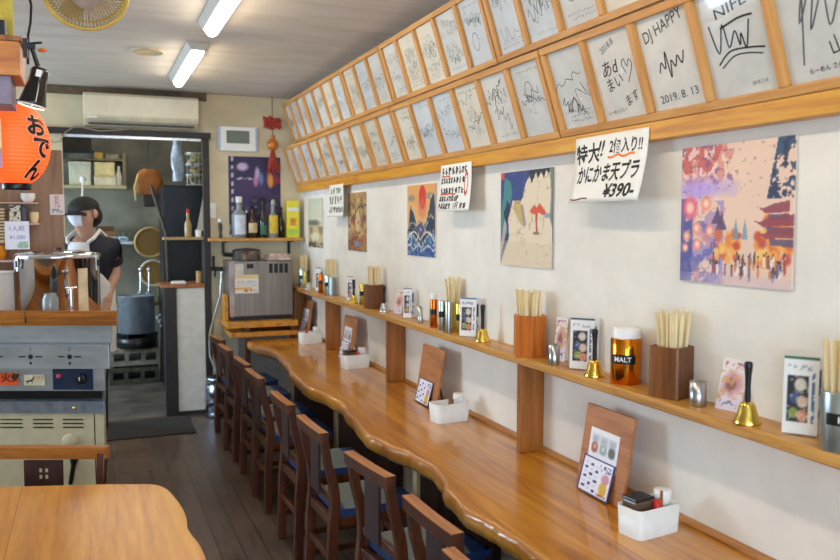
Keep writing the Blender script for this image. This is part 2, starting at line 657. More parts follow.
kl.rotation_euler.z = R(90)
kl['label'] = 'strip lamp on the kitchen ceiling hidden above the doorway header'

# ------------------------------------------------------------------ counter with its live edge
edge = [(6.5, 1.165), (6.46, 1.14), (6.29, 1.152), (5.885, 1.228), (5.387, 1.2), (4.938, 1.143), (4.542, 1.126), (4.286, 1.172), (4.037, 1.19), (3.81, 1.153), (3.382, 1.115), (3.206, 1.141), (3.026, 1.184), (2.844, 1.199), (2.7, 1.175), (2.564, 1.135), (2.367, 1.116), (2.263, 1.13), (2.216, 1.141), (2.047, 1.147), (1.964, 1.149), (1.7, 1.13), (1.3, 1.16), (0.8, 1.12), (0.3, 1.15), (-0.6, 1.13)]
def edge_x(y):
    for (y0, x0), (y1, x1) in zip(edge, edge[1:]):
        if y1 <= y <= y0:
            t = (y0 - y) / (y0 - y1)
            t = t * t * (3 - 2 * t)
            return x0 + (x1 - x0) * t
    return edge[-1][1]
ZT = 0.667
def slab(ys, xf, x_back, zt, th, flip=1):
    """a slab whose front edge follows xf(y), rounded and rippled"""
    mb = MB()
    prof = [(0.045, -th), (0.02, -th + 0.004), (0.006, -th * 0.8), (-0.004, -th * 0.5), (-0.002, -th * 0.22), (0.006, -0.004), (0.016, 0.0)]
    vs, fs = [], []
    for i, y in enumerate(ys):
        x = xf(y)
        rip = 0.002 * math.sin(y * 31) + 0.0012 * math.sin(y * 97 + 1) + 0.0011 * math.sin(y * 263)
        row = [(x_back, y, zt - th)] + [(x + flip * (a + (rip if 1 < k < 5 else 0)), y, zt + b) for k, (a, b) in enumerate(prof)] + [(x_back, y, zt)]
        vs += row
    n = len(prof) + 2
    for i in range(len(ys) - 1):
        for k in range(n - 1):
            fs.append((i * n + k, i * n + k + 1, (i + 1) * n + k + 1, (i + 1) * n + k))
        fs.append((i * n + n - 1, i * n, (i + 1) * n, (i + 1) * n + n - 1))
    sm = []
    mb.add(vs, fs, 0, True)
    mb.add(vs[:n], [tuple(range(n))[::-1]])
    mb.add(vs[-n:], [tuple(range(n))])
    return mb
ys = [6.5 - 0.012 * i for i in range(592)]
mb = slab(ys, edge_x, XW - 0.002, ZT, 0.078)
ct = thing('bar_counter', 'long varnished live-edge wooden counter along the right wall', 'counter', (1.4, 3.0, 0))
def _rel(name, mb, mats, parent, o, **kw):
    mb.v = [(p[0] - o[0], p[1] - o[1], p[2] - o[2]) for p in mb.v]
    return obj(name, mb, mats, parent, **kw)
top = _rel('countertop', mb, M_counter, ct, (1.4, 3.0, 0))
for p in top.data.polygons:
    p.use_smooth = abs(p.normal.z) < 0.995
M_supp = wood('support_wood', '3a2416', '4b3020', '5c3d2a', 'Z', 0.5)
M_supp_lit = wood('support_lit_face', 'b09468', 'c4a97c', 'd2ba90', 'Z', 0.55)  # paler colour puts the lamp light on the aisle-side face
for y in (5.6, 4.51, 3.25, 1.9, 0.5):
    s = _rel('support_panel', MB().box((1.305, y - 0.02, 0), (1.705, y + 0.02, ZT - 0.078)), M_supp, ct, (1.4, 3.0, 0), bevel=0.002)
    _rel('lit_face', MB().box((1.29, y - 0.024, 0), (1.305, y + 0.024, ZT - 0.078)), M_supp_lit, s, (1.4, 3.0, 0))
# the moulding where counter meets wall
mb = MB()
for (a, b) in ((6.62, -0.6),):
    vs = []
    pr = [(XW, ZT + 0.001), (XW - 0.02, ZT + 0.001), (XW - 0.02, ZT + 0.008), (XW - 0.012, ZT + 0.018), (XW, ZT + 0.02)]
    for y in (a, b):
        vs += [(x - 0.001, y, z) for x, z in pr]
    mb.add(vs, [(0, 1, 2, 3, 4)[::-1], (5, 6, 7, 8, 9)] + [(i, (i + 1) % 5, 5 + (i + 1) % 5, 5 + i) for i in range(5)])
struct('trim_5', mb, wood('moulding_wood', '8a5420', 'a96d2e', 'bd8340', 'Y', 0.45, 0.2))

# ------------------------------------------------------------------ the wall shelf and its uprights
ZS = 1.066
sh = thing('wall_shelf', 'long narrow wooden condiment shelf above the counter', 'shelf', (1.65, 3.5, ZS))
vs_y = [6.9 - 0.1 * i for i in range(66)]
mb = MB()
rr = random.Random(3)
vs, fs = [], []
for y in vs_y:
    j = rr.uniform(-0.002, 0.002)
    vs += [(XW - 0.001, y, ZS - 0.032), (1.585 + j, y, ZS - 0.032), (1.58 + j, y, ZS - 0.027), (1.58 + j, y, ZS - 0.004), (1.584 + j, y, ZS), (XW - 0.001, y, ZS)]
for i in range(len(vs_y) - 1):
    for k in range(6):
        fs.append((i * 6 + k, i * 6 + (k + 1) % 6, i * 6 + 6 + (k + 1) % 6, i * 6 + 6 + k))
mb.add(vs, fs)
mb.add(vs[:6], [tuple(range(6))[::-1]])
mb.add(vs[-6:], [tuple(range(6))])
_rel('shelf_board', mb, M_shelf, sh, (1.65, 3.5, ZS))
for y in (6.82, 5.79, 4.457, 2.87, 1.1):
    _rel('upright', MB().box((1.597, y, ZT + 0.001), (1.707, y + 0.028, ZS - 0.032)), M_brkt, sh, (1.65, 3.5, ZS), bevel=0.002)

# ------------------------------------------------------------------ picture rail and the two rows of framed autograph boards
struct('trim_6', MB().box((1.655, -0.6, 1.862), (XW - 0.001, 6.92, 1.918)), M_rail, bevel=0.002)
M_board = [plain('board_' + c, c, 0.6, var=0.03, scale=10) for c in ('ddd9cf', 'd3d2cb', 'e0d8c4', 'cfd3d4')]
M_bedge = plain('board_gold_edge', 'b9a878', 0.5, 0.3)
M_pink = plain('pink_wash', 'e3c3bc', 0.7)
def squiggle(r, cx, cz, w, h, n=14):
    pts = []
    x = cx - w / 2
    for i in range(n):
        t = i / (n - 1)
        pts.append((cx - w / 2 + w * t + r.uniform(-0.06, 0.06) * w, cz + h * 0.5 * math.sin(i * r.uniform(1.3, 2.4)) * r.uniform(0.3, 1)))
    out = []
    for i in range(len(pts) - 1):
        p0, p1, p2, p3 = pts[max(i - 1, 0)], pts[i], pts[i + 1], pts[min(i + 2, len(pts) - 1)]
        for s in range(4):
            t = s / 4
            out.append(tuple(0.5 * ((2 * p1[k]) + (-p0[k] + p2[k]) * t + (2 * p0[k] - 5 * p1[k] + 4 * p2[k] - p3[k]) * t * t + (-p0[k] + 3 * p1[k] - 3 * p2[k] + p3[k]) * t ** 3) for k in (0, 1)))
    return out
def autograph(mb, r, W, H):
    """random felt-pen signature: one big scrawl, a line of small writing, sometimes a doodle"""
    n = r.choice((2, 3, 3, 4))
    for k in range(n):
        w = r.uniform(0.45, 0.85) * W
        h = r.uniform(0.12, 0.34) * H
        s = squiggle(r, r.uniform(-0.06, 0.06) * W, r.uniform(-0.28, 0.32) * H, w, h, r.randint(9, 20))
        a = r.uniform(-0.35, 0.5)
        s = [(x * math.cos(a) - z * math.sin(a), max(-H * 0.45, min(H * 0.45, z * math.cos(a) + x * math.sin(a)))) for x, z in s]
        s = [(max(-W * 0.46, min(W * 0.46, x)), z) for x, z in s]
        mb.ribbon(s, r.choice((0.0016, 0.0022, 0.003)), 0, r.choice((0, 1, 1)))
    for k in range(r.choice((1, 2, 3))):                # small lettering along the bottom or the top
        z = (-0.42 + 0.06 * k) * H if r.random() < 0.7 else (0.4 - 0.06 * k) * H
        x = -0.4 * W + r.uniform(0, 0.2) * W
        while x < 0.36 * W:
            d = r.uniform(0.006, 0.013)
            q = [(x + r.uniform(0, d), z + r.uniform(-0.006, 0.006)) for _ in range(4)]
            mb.ribbon(q, 0.0018, 0, r.choice((0, 1)))
            x += d + r.uniform(0.003, 0.008)
    if r.random() < 0.3:
        c = (r.uniform(-0.2, 0.2) * W, r.uniform(-0.2, 0.2) * H)
        q = [(c[0] + 0.03 * math.cos(t * 0.6), c[1] + 0.04 * math.sin(t * 0.6)) for t in range(11)]
        mb.ribbon(q, 0.003, 0, 0)
special = {}
def frame_unit(label, y_far, y_near, row):
    """one frame holding several boards; local x runs towards the camera along the wall, local z up the tilted face"""
    if row == 'low':
        xb, zb, tilt, H, pitch = 1.68, 1.927, R(18.2), 0.335, 0.2694
    else:
        xb, zb, tilt, H, pitch = 1.668, 2.289, R(17.5), 0.338, 0.2583
    n = max(1, round((y_far - y_near) / pitch))
    W = y_far - y_near - 0.012
    # local -Y is the front, leaning out at the top
    t = thing('autograph_frame', label, 'picture frame', (xb, (y_far + y_near) / 2, zb), group='framed autograph boards above the picture rail',
              rot=(tilt, 0, WALL))
    th = 0.026
    for z0, z1 in ((0, 0.026), (H - 0.026, H)):
        obj('rail', MB().box((-W / 2, -th, z0), (W / 2, 0, z1)), M_frame, t, bevel=0.003)
    p = W / n
    for k in range(n + 1):
        x = -W / 2 + p * k
        lo, hi = (x, x + 0.026) if k == 0 else ((x - 0.026, x) if k == n else (x - 0.0145, x + 0.0145))
        obj('stile', MB().box((lo, -th - (0.002 if 0 < k < n else 0.0), 0.0262), (hi, -0.001, H - 0.0262)), M_framez, t, bevel=0.003)
    bw, bh = p - 0.016, H - 0.036
    for k in range(n):
        cx = -W / 2 + p * (k + 0.5)
        r = random.Random(int(y_far * 100) * 31 + k * 7 + (5000 if row == 'up' else 0))
        b = obj('autograph_board', MB().box((cx - bw / 2, -0.010, 0.018), (cx + bw / 2, -0.004, 0.018 + bh)), r.choice(M_board), t)
        s = MB()
        key = (row, round(y_far - p * (k + 0.5), 1))
        if key in special:
            special[key](s, bw, bh)
        else:
            autograph(s, r, bw - 0.02, bh - 0.02)
        s.v = [(cx + v[0], -0.0108 + v[1], 0.018 + bh / 2 + v[2]) for v in s.v]
        obj('signature', s, [M_ink, M_greyink, M_pink], b)
    obj('glass', MB().box((-W / 2 + 0.012, -0.017, 0.012), (W / 2 - 0.012, -0.0145, H - 0.012)), M_glass, t)
    return t
M_framez = wood('frame_upright_wood', 'b87c38', 'cc9048', 'd8a25c', 'Z', 0.5)
def stroke(s, pts, w=0.004, m=0):
    out = []
    for i in range(len(pts) - 1):
        p0, p1, p2, p3 = pts[max(i - 1, 0)], pts[i], pts[i + 1], pts[min(i + 2, len(pts) - 1)]
        for q in range(5):
            t = q / 5
            out.append(tuple(0.5 * ((2 * p1[k]) + (-p0[k] + p2[k]) * t + (2 * p0[k] - 5 * p1[k] + 4 * p2[k] - p3[k]) * t * t + (-p0[k] + 3 * p1[k] - 3 * p2[k] + p3[k]) * t ** 3) for k in (0, 1)))
    out.append(pts[-1])
    s.ribbon(out, w, 0, m)
def sp_dj(s, W, H):
    write(s, 'DJ HAPPY', 0.05, -0.005, 0.1, 0, 0, 0.19, 0.0, 0.25, 0.1)
    stroke(s, [(-0.06, -0.03), (-0.045, 0.0), (-0.03, -0.02), (-0.02, 0.03), (-0.012, -0.05), (0.0, 0.0), (0.015, -0.02), (0.03, 0.01), (0.045, -0.015), (0.06, 0.02)], 0.005)
    write(s, '2019. 8. 13', 0.034, 0.0, -0.105, 0, 0, 0.17, 0.0, 0.06)
def sp_vw(s, W, H):
    write(s, 'NIFE', 0.04, 0.0, 0.095, 0, 0, 0.12, 0.0, 0.18, 0.1)
    stroke(s, [(-0.09, 0.06), (-0.07, -0.02), (-0.04, 0.055), (-0.03, -0.01), (0.0, 0.03), (0.01, -0.01), (0.02, 0.02), (0.03, -0.02), (0.055, 0.05)], 0.005)
    stroke(s, [(-0.05, 0.045), (0.02, 0.06), (0.07, 0.06)], 0.006)
    stroke(s, [(-0.08, -0.05), (-0.03, -0.02), (0.04, -0.022), (0.09, -0.03)], 0.005)
    stroke(s, [(-0.07, -0.06), (-0.02, -0.035), (0.03, -0.035), (0.08, -0.045)], 0.004)
    write(s, '2018.11.8', 0.014, 0.05, -0.115, 0, 1, None, 0.0, 0.05)
    s.add([(-0.09, 0.002, 0.07), (0.0, 0.002, 0.12), (-0.02, 0.002, 0.135), (-0.1, 0.002, 0.13)], [(0, 1, 2, 3)], 2)
def sp_kunpa(s, W, H):
    write(s, 'らーめん さん', 0.018, -0.03, 0.105, 0, 1, None, 0.01, 0.1)
    stroke(s, [(-0.09, 0.05), (-0.08, -0.03), (-0.06, 0.0), (-0.02, 0.06), (-0.07, -0.01), (-0.03, -0.045), (-0.02, 0.0), (0.0, -0.03), (0.02, 0.05), (0.03, -0.02), (0.05, 0.02), (0.07, -0.01), (0.09, 0.03)], 0.005)
    write(s, '2017.8.12', 0.018, 0.04, -0.11, 0, 1, None, 0.01, 0.08)
def sp_heart(s, W, H):
    write(s, '2018.8', 0.03, -0.02, 0.1, 0, 1, None, 0.0, 0.35)
    write(s, 'あd', 0.06, -0.03, 0.03, 0, 0, None, 0.0, 0.1, 0.2)
    write(s, 'まい', 0.05, -0.02, -0.02, 0, 0, None, 0.0, 0.2)
    stroke(s, [(0.05, 0.0), (0.035, 0.03), (0.05, 0.045), (0.06, 0.02), (0.075, 0.04), (0.085, 0.02), (0.05, -0.03)], 0.0035, 1)
    write(s, 'ます', 0.04, 0.05, -0.08, 0, 0, None, 0.0, 0.3)
    write(s, 'らーめんさんへ', 0.016, -0.04, -0.115, 0, 1, None, 0.0, 0.05)
def sp_kanji(s, W, H):
    stroke(s, [(-0.07, -0.1), (-0.03, 0.1), (-0.02, 0.12), (-0.06, 0.0), (0.0, 0.1), (0.01, 0.11), (-0.03, -0.02), (0.02, 0.06), (0.025, -0.02), (0.06, 0.04)], 0.0045, 1)
    write(s, '山海', 0.05, 0.06, -0.06, 0, 0, None, 0.0, 0.2)
    write(s, 'らーめん さん江', 0.016, 0.0, -0.115, 0, 0, None, 0.01, 0.06)
special[('low', 1.5)] = sp_kanji
special[('low', 1.7)] = sp_vw
special[('low', 2.0)] = sp_dj
special[('low', 2.3)] = sp_heart
special[('low', 2.6)] = sp_kunpa
Lk = lambda k: 1.606 + 0.2694 * k
Uk = lambda k: 2.40 + 0.2583 * k
for a, b, lab in ((4, -2, 'lower frame of autograph boards directly above the large crab-stick price sign'),
                  (10, 4, 'lower frame of six autograph boards above the brush-written sign with red underlines'),
                  (12, 10, 'narrow two-board autograph frame in the lower row above the wave print'),
                  (18, 12, 'lower six-board autograph frame above the small hanging menu sheet'),
                  (19.85, 18, 'lower-row autograph frame at the far end beside the red hanging charm')):
    frame_unit(lab, Lk(a), Lk(b), 'low')
for a, b, lab in ((3, -3, 'upper frame of autograph boards nearest the camera, cut by the photo edge'),
                  (8, 3, 'upper autograph frame with the brightest window reflections on its glass'),
                  (11, 8, 'upper three-board autograph frame right of the long far frame'),
                  (15, 11, 'upper four-board autograph frame second from the far end'),
                  (17.62, 15, 'upper-row autograph frame in the far corner against the ceiling')):
    frame_unit(lab, Uk(a), Uk(b), 'up')
# ------------------------------------------------------------------ chairs
def seat_mat():
    t = NT('woven_seat')
    v = t.coords()
    ck = t.n('ShaderNodeTexChecker')
    ck.inputs['Scale'].default_value = 260
    t.l(v, ck.inputs['Vector'])
    f = t.noise(v, 60)
    mx = t.n('ShaderNodeMix', data_type='RGBA')
    t.l(f, mx.inputs['Factor'])
    mx.inputs['A'].default_value = (*lin('56605f'), 1)
    mx.inputs['B'].default_value = (*lin('77807a'), 1)
    t.l(mx.outputs['Result'], t.b.inputs['Base Color'])
    t.set(Roughness=0.85)
    t.bump(ck.outputs['Fac'], 0.4, 0.001)
    return t.m
M_seat = seat_mat()
M_navy = plain('navy_cloth', '1b3260', 0.7, var=0.15, scale=60, bump=0.1)
def chair(label, W=0.345, cut=True, group=None):
    """origin under the back posts, the sitter faces +X"""
    t = thing('dining_chair', label, 'chair', group=group)
    h = W / 2 - 0.017
    ztop, zs = 0.757, 0.415
    def bow(z):
        if z < 0.36:
            return 0.006 + 0.012 * (z / 0.36)
        u = (z - 0.36) / (ztop - 0.36)
        return 0.018 + 0.016 * math.sin(PI * min(1, u * 1.5)) * (u < 0.667) - 0.04 * u ** 1.6
    for s in (-1, 1):
        vs, fs = [], []
        N = 18
        for i in range(N + 1):
            z = (ztop - 0.004) * i / N
            x = bow(z)
            d = 0.021 if z < 0.45 else 0.021 - 0.005 * (z - 0.45) / 0.3
            for a, b in ((-d, -0.015), (d, -0.015), (d, 0.015), (-d, 0.015)):
                vs.append((x + a, s * h + b, z))
        for i in range(N):
            for k in range(4):
                fs.append((i * 4 + k, i * 4 + (k + 1) % 4, i * 4 + 4 + (k + 1) % 4, i * 4 + 4 + k))
        fs += [(3, 2, 1, 0), (N * 4, N * 4 + 1, N * 4 + 2, N * 4 + 3)]
        obj('back_post', MB().add(vs, fs), M_chair, t, bevel=0.004)
    xt = bow(0.735)
    # slightly bowed top rail
    vs, fs = [], []
    N = 8
    for i in range(N + 1):
        y = -W / 2 - 0.004 + (W + 0.008) * i / N
        c = xt - 0.004 * (1 - (2 * y / W) ** 2)
        vs += [(c - 0.02, y, ztop - 0.046), (c + 0.015, y, ztop - 0.046), (c + 0.018, y, ztop - 0.003), (c + 0.016, y, ztop), (c - 0.019, y, ztop), (c - 0.022, y, ztop - 0.003)]
    n = 6
    for i in range(N):
        for k in range(n):
            fs.append((i * n + k, i * n + (k + 1) % n, i * n + n + (k + 1) % n, i * n + n + k))
    fs += [tuple(range(n))[::-1], tuple(range(N * n, N * n + n))]
    o = obj('top_rail', MB().add(vs, fs), [M_chair, M_chairtop], t, bevel=0.002)
    for p in o.data.polygons:
        p.material_index = 1 if p.center.z > ztop - 0.0025 else 0
    b = MB()
    sw = 0.058 if W < 0.4 else 0.072
    x0 = bow(0.6) - 0.016
    if cut:
        b.box((x0, -sw, 0.47), (x0 + 0.011, sw, 0.636))
        b.box((x0, -sw, 0.678), (x0 + 0.011, sw, 0.708))
        b.box((x0, -0.0035, 0.636), (x0 + 0.011, 0.0035, 0.678))
        b.box((x0, -0.019, 0.6535), (x0 + 0.0108, -0.0035, 0.6605)).box((x0, 0.0035, 0.6535), (x0 + 0.0108, 0.019, 0.6605))
        b.box((x0, -sw, 0.636), (x0 + 0.011, -0.019, 0.678)).box((x0, 0.019, 0.636), (x0 + 0.011, sw, 0.678))
    else:
        b.box((x0, -sw, 0.47), (x0 + 0.011, sw, 0.711))
    obj('splat', b, M_splat, t)
    xr = bow(0.45)
    obj('lower_back_rail', MB().box((xr - 0.012, -h + 0.014, 0.445), (xr + 0.012, h - 0.014, 0.475)), M_chair, t, bevel=0.003)
    xs = bow(0.38)
    D = 0.37
    fr = MB()
    fr.box((xs - 0.012, -h + 0.014, 0.355), (xs + 0.012, h - 0.014, zs - 0.02))
    fr.box((D - 0.014, -h + 0.014, 0.355), (D + 0.014, h - 0.014, zs - 0.02))
    for s in (-1, 1):
        fr.box((xs + 0.012, s * h - 0.011, 0.355), (D - 0.014, s * h + 0.011, zs - 0.02))
    obj('seat_frame', fr, M_chair, t, bevel=0.002)
    for s in (-1, 1):
        obj('front_leg', MB().box((D - 0.016, s * h - 0.016, 0), (D + 0.016, s * h + 0.016, zs - 0.018)), M_chair, t, bevel=0.004)
        obj('side_stretcher', MB().box((bow(0.14) + 0.016, s * h - 0.008, 0.12), (D - 0.016, s * h + 0.008, 0.148)), M_chair, t, bevel=0.002)
    obj('back_stretcher', MB().box((bow(0.22) - 0.008, -h + 0.014, 0.205), (bow(0.22) + 0.008, h - 0.014, 0.235)), M_chair, t, bevel=0.002)
    obj('front_stretcher', MB().box((D - 0.008, -h + 0.014, 0.205), (D + 0.008, h - 0.014, 0.235)), M_chair, t, bevel=0.002)
    # padded seat, woven at the back and navy towards the front
    vs, fs, mi = [], [], []
    nx, ny = 12, 8
    sx0, sx1, sy = xs + 0.02, D + 0.02, W / 2 - 0.008
    for i in range(nx + 1):
        for j in range(ny + 1):
            u, w = i / nx, j / ny
            e = min(1, min(u, 1 - u) * 7) * min(1, min(w, 1 - w) * 6)
            vs.append((sx0 + (sx1 - sx0) * u, -sy + 2 * sy * w, zs + 0.012 + 0.016 * e ** 0.5))
    q = ny + 1
    mb = MB()
    for i in range(nx):
        for j in range(ny):
            edgeq = i >= 9 or i == 0
            mb.add([vs[i * q + j], vs[(i + 1) * q + j], vs[(i + 1) * q + j + 1], vs[i * q + j + 1]], [(0, 1, 2, 3)], 1 if edgeq else 0, True)
    mb.box((sx0, -sy, zs - 0.019), (sx1, sy, zs + 0.012), 1)
    obj('seat_pad', mb, [M_seat, M_navy], t)
    return t
c0 = chair('x', cut=False, group='dark wooden chairs along the counter')
# (near, far) ends of the back along the aisle, back-leg line
spots = [(1.72, 'dark wooden chair nearest the camera, only its top rail corner shows'),
         (2.15, 'dark wooden chair second from the camera, back cut by the bottom edge'),
         (2.69, 'dark wooden chair third from the camera, full top rail just above the bottom edge'),
         (3.32, 'dark wooden chair fourth from the camera with grey woven seat showing'),
         (3.87, 'dark wooden chair fifth from the camera, worn pale top rail'),
         (4.57, 'dark wooden chair fourth from the far end of the row'),
         (5.03, 'dark wooden chair third from the far end, close behind its neighbour'),
         (5.62, 'dark wooden chair second from the far end of the counter'),
         (6.13, 'dark wooden chair at the far end of the row beside the keg')]
for i, (y, lab) in enumerate(spots):
    c = c0 if i == 0 else copy_tree(c0)
    c.location = ([0.875, 0.925, 0.912, 0.870, 0.866, 0.863, 0.872, 0.860, 0.878][i], y, 0)
    c.rotation_euler.z = R([3, 1.8, 6.5, 2.0, 1.8, 2.2, 2.4, 2.5, 5.5][i])
    c['label'] = lab
LT = R(-22)
cl = chair('brown wooden chair with four-square cut-out back behind the left table', W=0.47)
for q in cl.children:
    if q.name.startswith('top_rail'):
        q.data.materials[0] = M_chairtop
cl.location = (-0.185, 3.33, 0)
cl.rotation_euler.z = R(-90 - 22)

# ------------------------------------------------------------------ left table in the foreground
tb = thing('dining_table', 'honey-coloured live-edge wooden table in the lower left foreground', 'table', (-0.4, 2.3, 0))
out = [(-1.1, 3.42), (-0.7, 3.27), (-0.31, 3.142), (0.0, 3.045), (0.12, 3.0), (0.185, 2.97), (0.222, 2.91), (0.243, 2.8), (0.256, 2.68), (0.258, 2.58), (0.252, 2.5), (0.258, 2.43), (0.27, 2.34), (0.27, 2.2), (0.24, 2.05), (0.25, 1.8), (0.21, 1.55), (0.22, 1.3), (-1.1, 1.3)]
dense = []
n = len(out)
for i in range(n):
    p0, p1, p2, p3 = out[i - 1], out[i], out[(i + 1) % n], out[(i + 2) % n]
    if i in (n - 2, n - 1, 0):
        dense.append(p1)
        continue
    if i == n - 3:
        dense.append(p1)
        continue
    for s in range(5):
        t = s / 5
        dense.append(tuple(0.5 * ((2 * p1[k]) + (-p0[k] + p2[k]) * t + (2 * p0[k] - 5 * p1[k] + 4 * p2[k] - p3[k]) * t * t + (-p0[k] + 3 * p1[k] - 3 * p2[k] + p3[k]) * t ** 3) for k in (0, 1)))
TZ = 0.68
pts = [(p[0] + 0.4, p[1] - 2.3) for p in dense][::-1]
obj('tabletop', MB().prism(pts, TZ - 0.055, TZ, smooth=True), M_table, tb, bevel=0.012, seg=3)
obj('plank_seam', MB().box((0.158, -0.95, TZ), (0.1605, 0.82, TZ + 0.0006)), M_brkt, tb)
for x, y in ((-0.95, 3.1), (-0.05, 2.8), (-0.95, 1.45), (0.05, 1.45)):
    obj('leg', MB().box((x + 0.4 - 0.03, y - 2.3 - 0.03, 0), (x + 0.4 + 0.03, y - 2.3 + 0.03, TZ - 0.055)), M_chair, tb, bevel=0.004)

# ------------------------------------------------------------------ prints on the right wall
def art_festival(c):
    c.fill(c.U >= 0, 'e9c3ac')
    c.fill(c.n(4, 1), 'f0d3b4', 0.6)
    c.fill((c.V < 0.42) * (c.n(9, 2)), 'd9b7a6', 0.7)
    blos = np.clip(1.5 - np.sqrt((c.U / 0.55) ** 2 + ((c.V - 1) / 0.36) ** 2) * 1.25, 0, 1) * (c.n(14, 3) * 1.7 - 0.35)
    c.fill(blos > 0.22, 'd98a7c', 0.8)
    c.fill(blos > 0.4, 'c2554a', 0.75)
    c.fill((c.n(22, 4) > 0.62) & (c.U < 0.5) & (c.V > 0.66), '8c4f7d', 0.8)
    c.fill((c.n(24, 14) > 0.64) & (c.U < 0.42) & (c.V > 0.6), 'f1d5cf', 0.8)
    c.fill(c.ell(0.2, 0.69, 0.26, 0.07, 0.5, 0.8, 5), 'b79bdc', 0.9)
    c.fill((c.U < 0.42) & (c.V < 0.6) & (c.n(9, 6) > 0.45), '8a7cc0', 0.65)
    c.fill((c.U < 0.4) & (c.V < 0.45) & (c.n(18, 7) > 0.5), '5d5aa4', 0.7)
    c.fill((c.U < 0.45) & (c.V < 0.55) & (c.n(20, 8) > 0.6), 'd98f96', 0.8)
    c.fill((c.U < 0.12) & (c.n(12, 18) > 0.5) & (c.V < 0.62), '4a4c92', 0.8)
    for x, y, r in ((0.09, 0.55, 0.075), (0.16, 0.4, 0.045), (0.29, 0.38, 0.045), (0.06, 0.34, 0.035), (0.17, 0.28, 0.04), (0.05, 0.25, 0.03), (0.25, 0.58, 0.05)):
        c.fill(c.ell(x, y, r, r * 1.1, 0.25), 'e8647c' if r > 0.07 else 'f0957a', 0.95)
        c.fill(c.ell(x, y, r * 0.5, r * 0.55, 0.4), 'fbd7b8', 0.9)
    for x, y in ((0.36, 0.48), (0.4, 0.44)):
        c.fill(c.poly([(x - 0.06, y - 0.05), (x + 0.05, y - 0.05), (x + 0.02, y + 0.02), (x, y + 0.09), (x - 0.02, y + 0.02)]), '5b3b5f', 0.85)
    r = np.random.RandomState(5)
    for k in range(70):                               # orange lanterns over the stalls
        left = k % 2
        x = 0.34 + 0.24 * r.rand() if left else 0.72 + 0.27 * r.rand()
        y = 0.16 + (0.2 * r.rand() if left else (0.22 * r.rand() if x < 0.8 else 0.34 * r.rand()))
        q = 0.016 + 0.02 * r.rand() + (0 if left else 0.012)
        c.fill(c.ell(x, y, q, q * 1.1, 0.3), ['ea8a2e', 'f2a63c', 'd9632a', 'c2452c', 'f4c062'][r.randint(5)], 0.9)
    for x in (0.53, 0.61):
        c.fill(c.poly([(x - 0.028, 0.32), (x + 0.028, 0.32), (x + 0.008, 0.43), (x, 0.47), (x - 0.008, 0.43)]), '6f97a3', 0.85)
    for x, y, w in ((0.84, 0.5, 0.1), (0.84, 0.41, 0.13), (0.86, 0.33, 0.12)):   # pagoda roofs
        c.fill(c.poly([(x - w * 1.25, y + 0.045), (x - w * 0.6, y), (x + w * 1.3, y + 0.01), (x + w * 1.3, y + 0.085), (x, y + 0.065), (x - w * 0.8, y + 0.035)]), '8d3a46', 0.9)
        c.fill(c.poly([(x - w * 0.4, y), (x + w * 1.3, y), (x + w * 1.3, y - 0.05), (x - w * 0.3, y - 0.045)]), '574a6e', 0.85)
    tr = (np.abs(c.U - 0.93) < 0.1 * (1.02 - c.V) * 2 + 0.06) & (c.V > 0.6)
    c.fill(tr & (c.n(16, 9) > 0.5), '2d4a66', 0.95)
    c.fill(tr & (c.n(22, 10) > 0.56), '24344f', 0.95)
    for k in range(46):                               # the crowd
        x = 0.3 + 0.68 * r.rand()
        y = 0.07 + 0.12 * r.rand()
        q = ['3d3550', 'a8452f', '5b4a66', 'd9772f', '7b6a86', 'e9e0d8'][r.randint(6)]
        c.fill(c.ell(x, y, 0.012, 0.04), q, 0.8)
        c.fill(c.ell(x, y + 0.045, 0.008, 0.01), '2c2433', 0.9)
    c.fill((c.V < 0.07) * c.n(8, 11), 'cdb6bd', 0.8)
    c.fill((c.n(40, 12) > 0.72) & (c.V > 0.62), '6a4a58', 0.5)

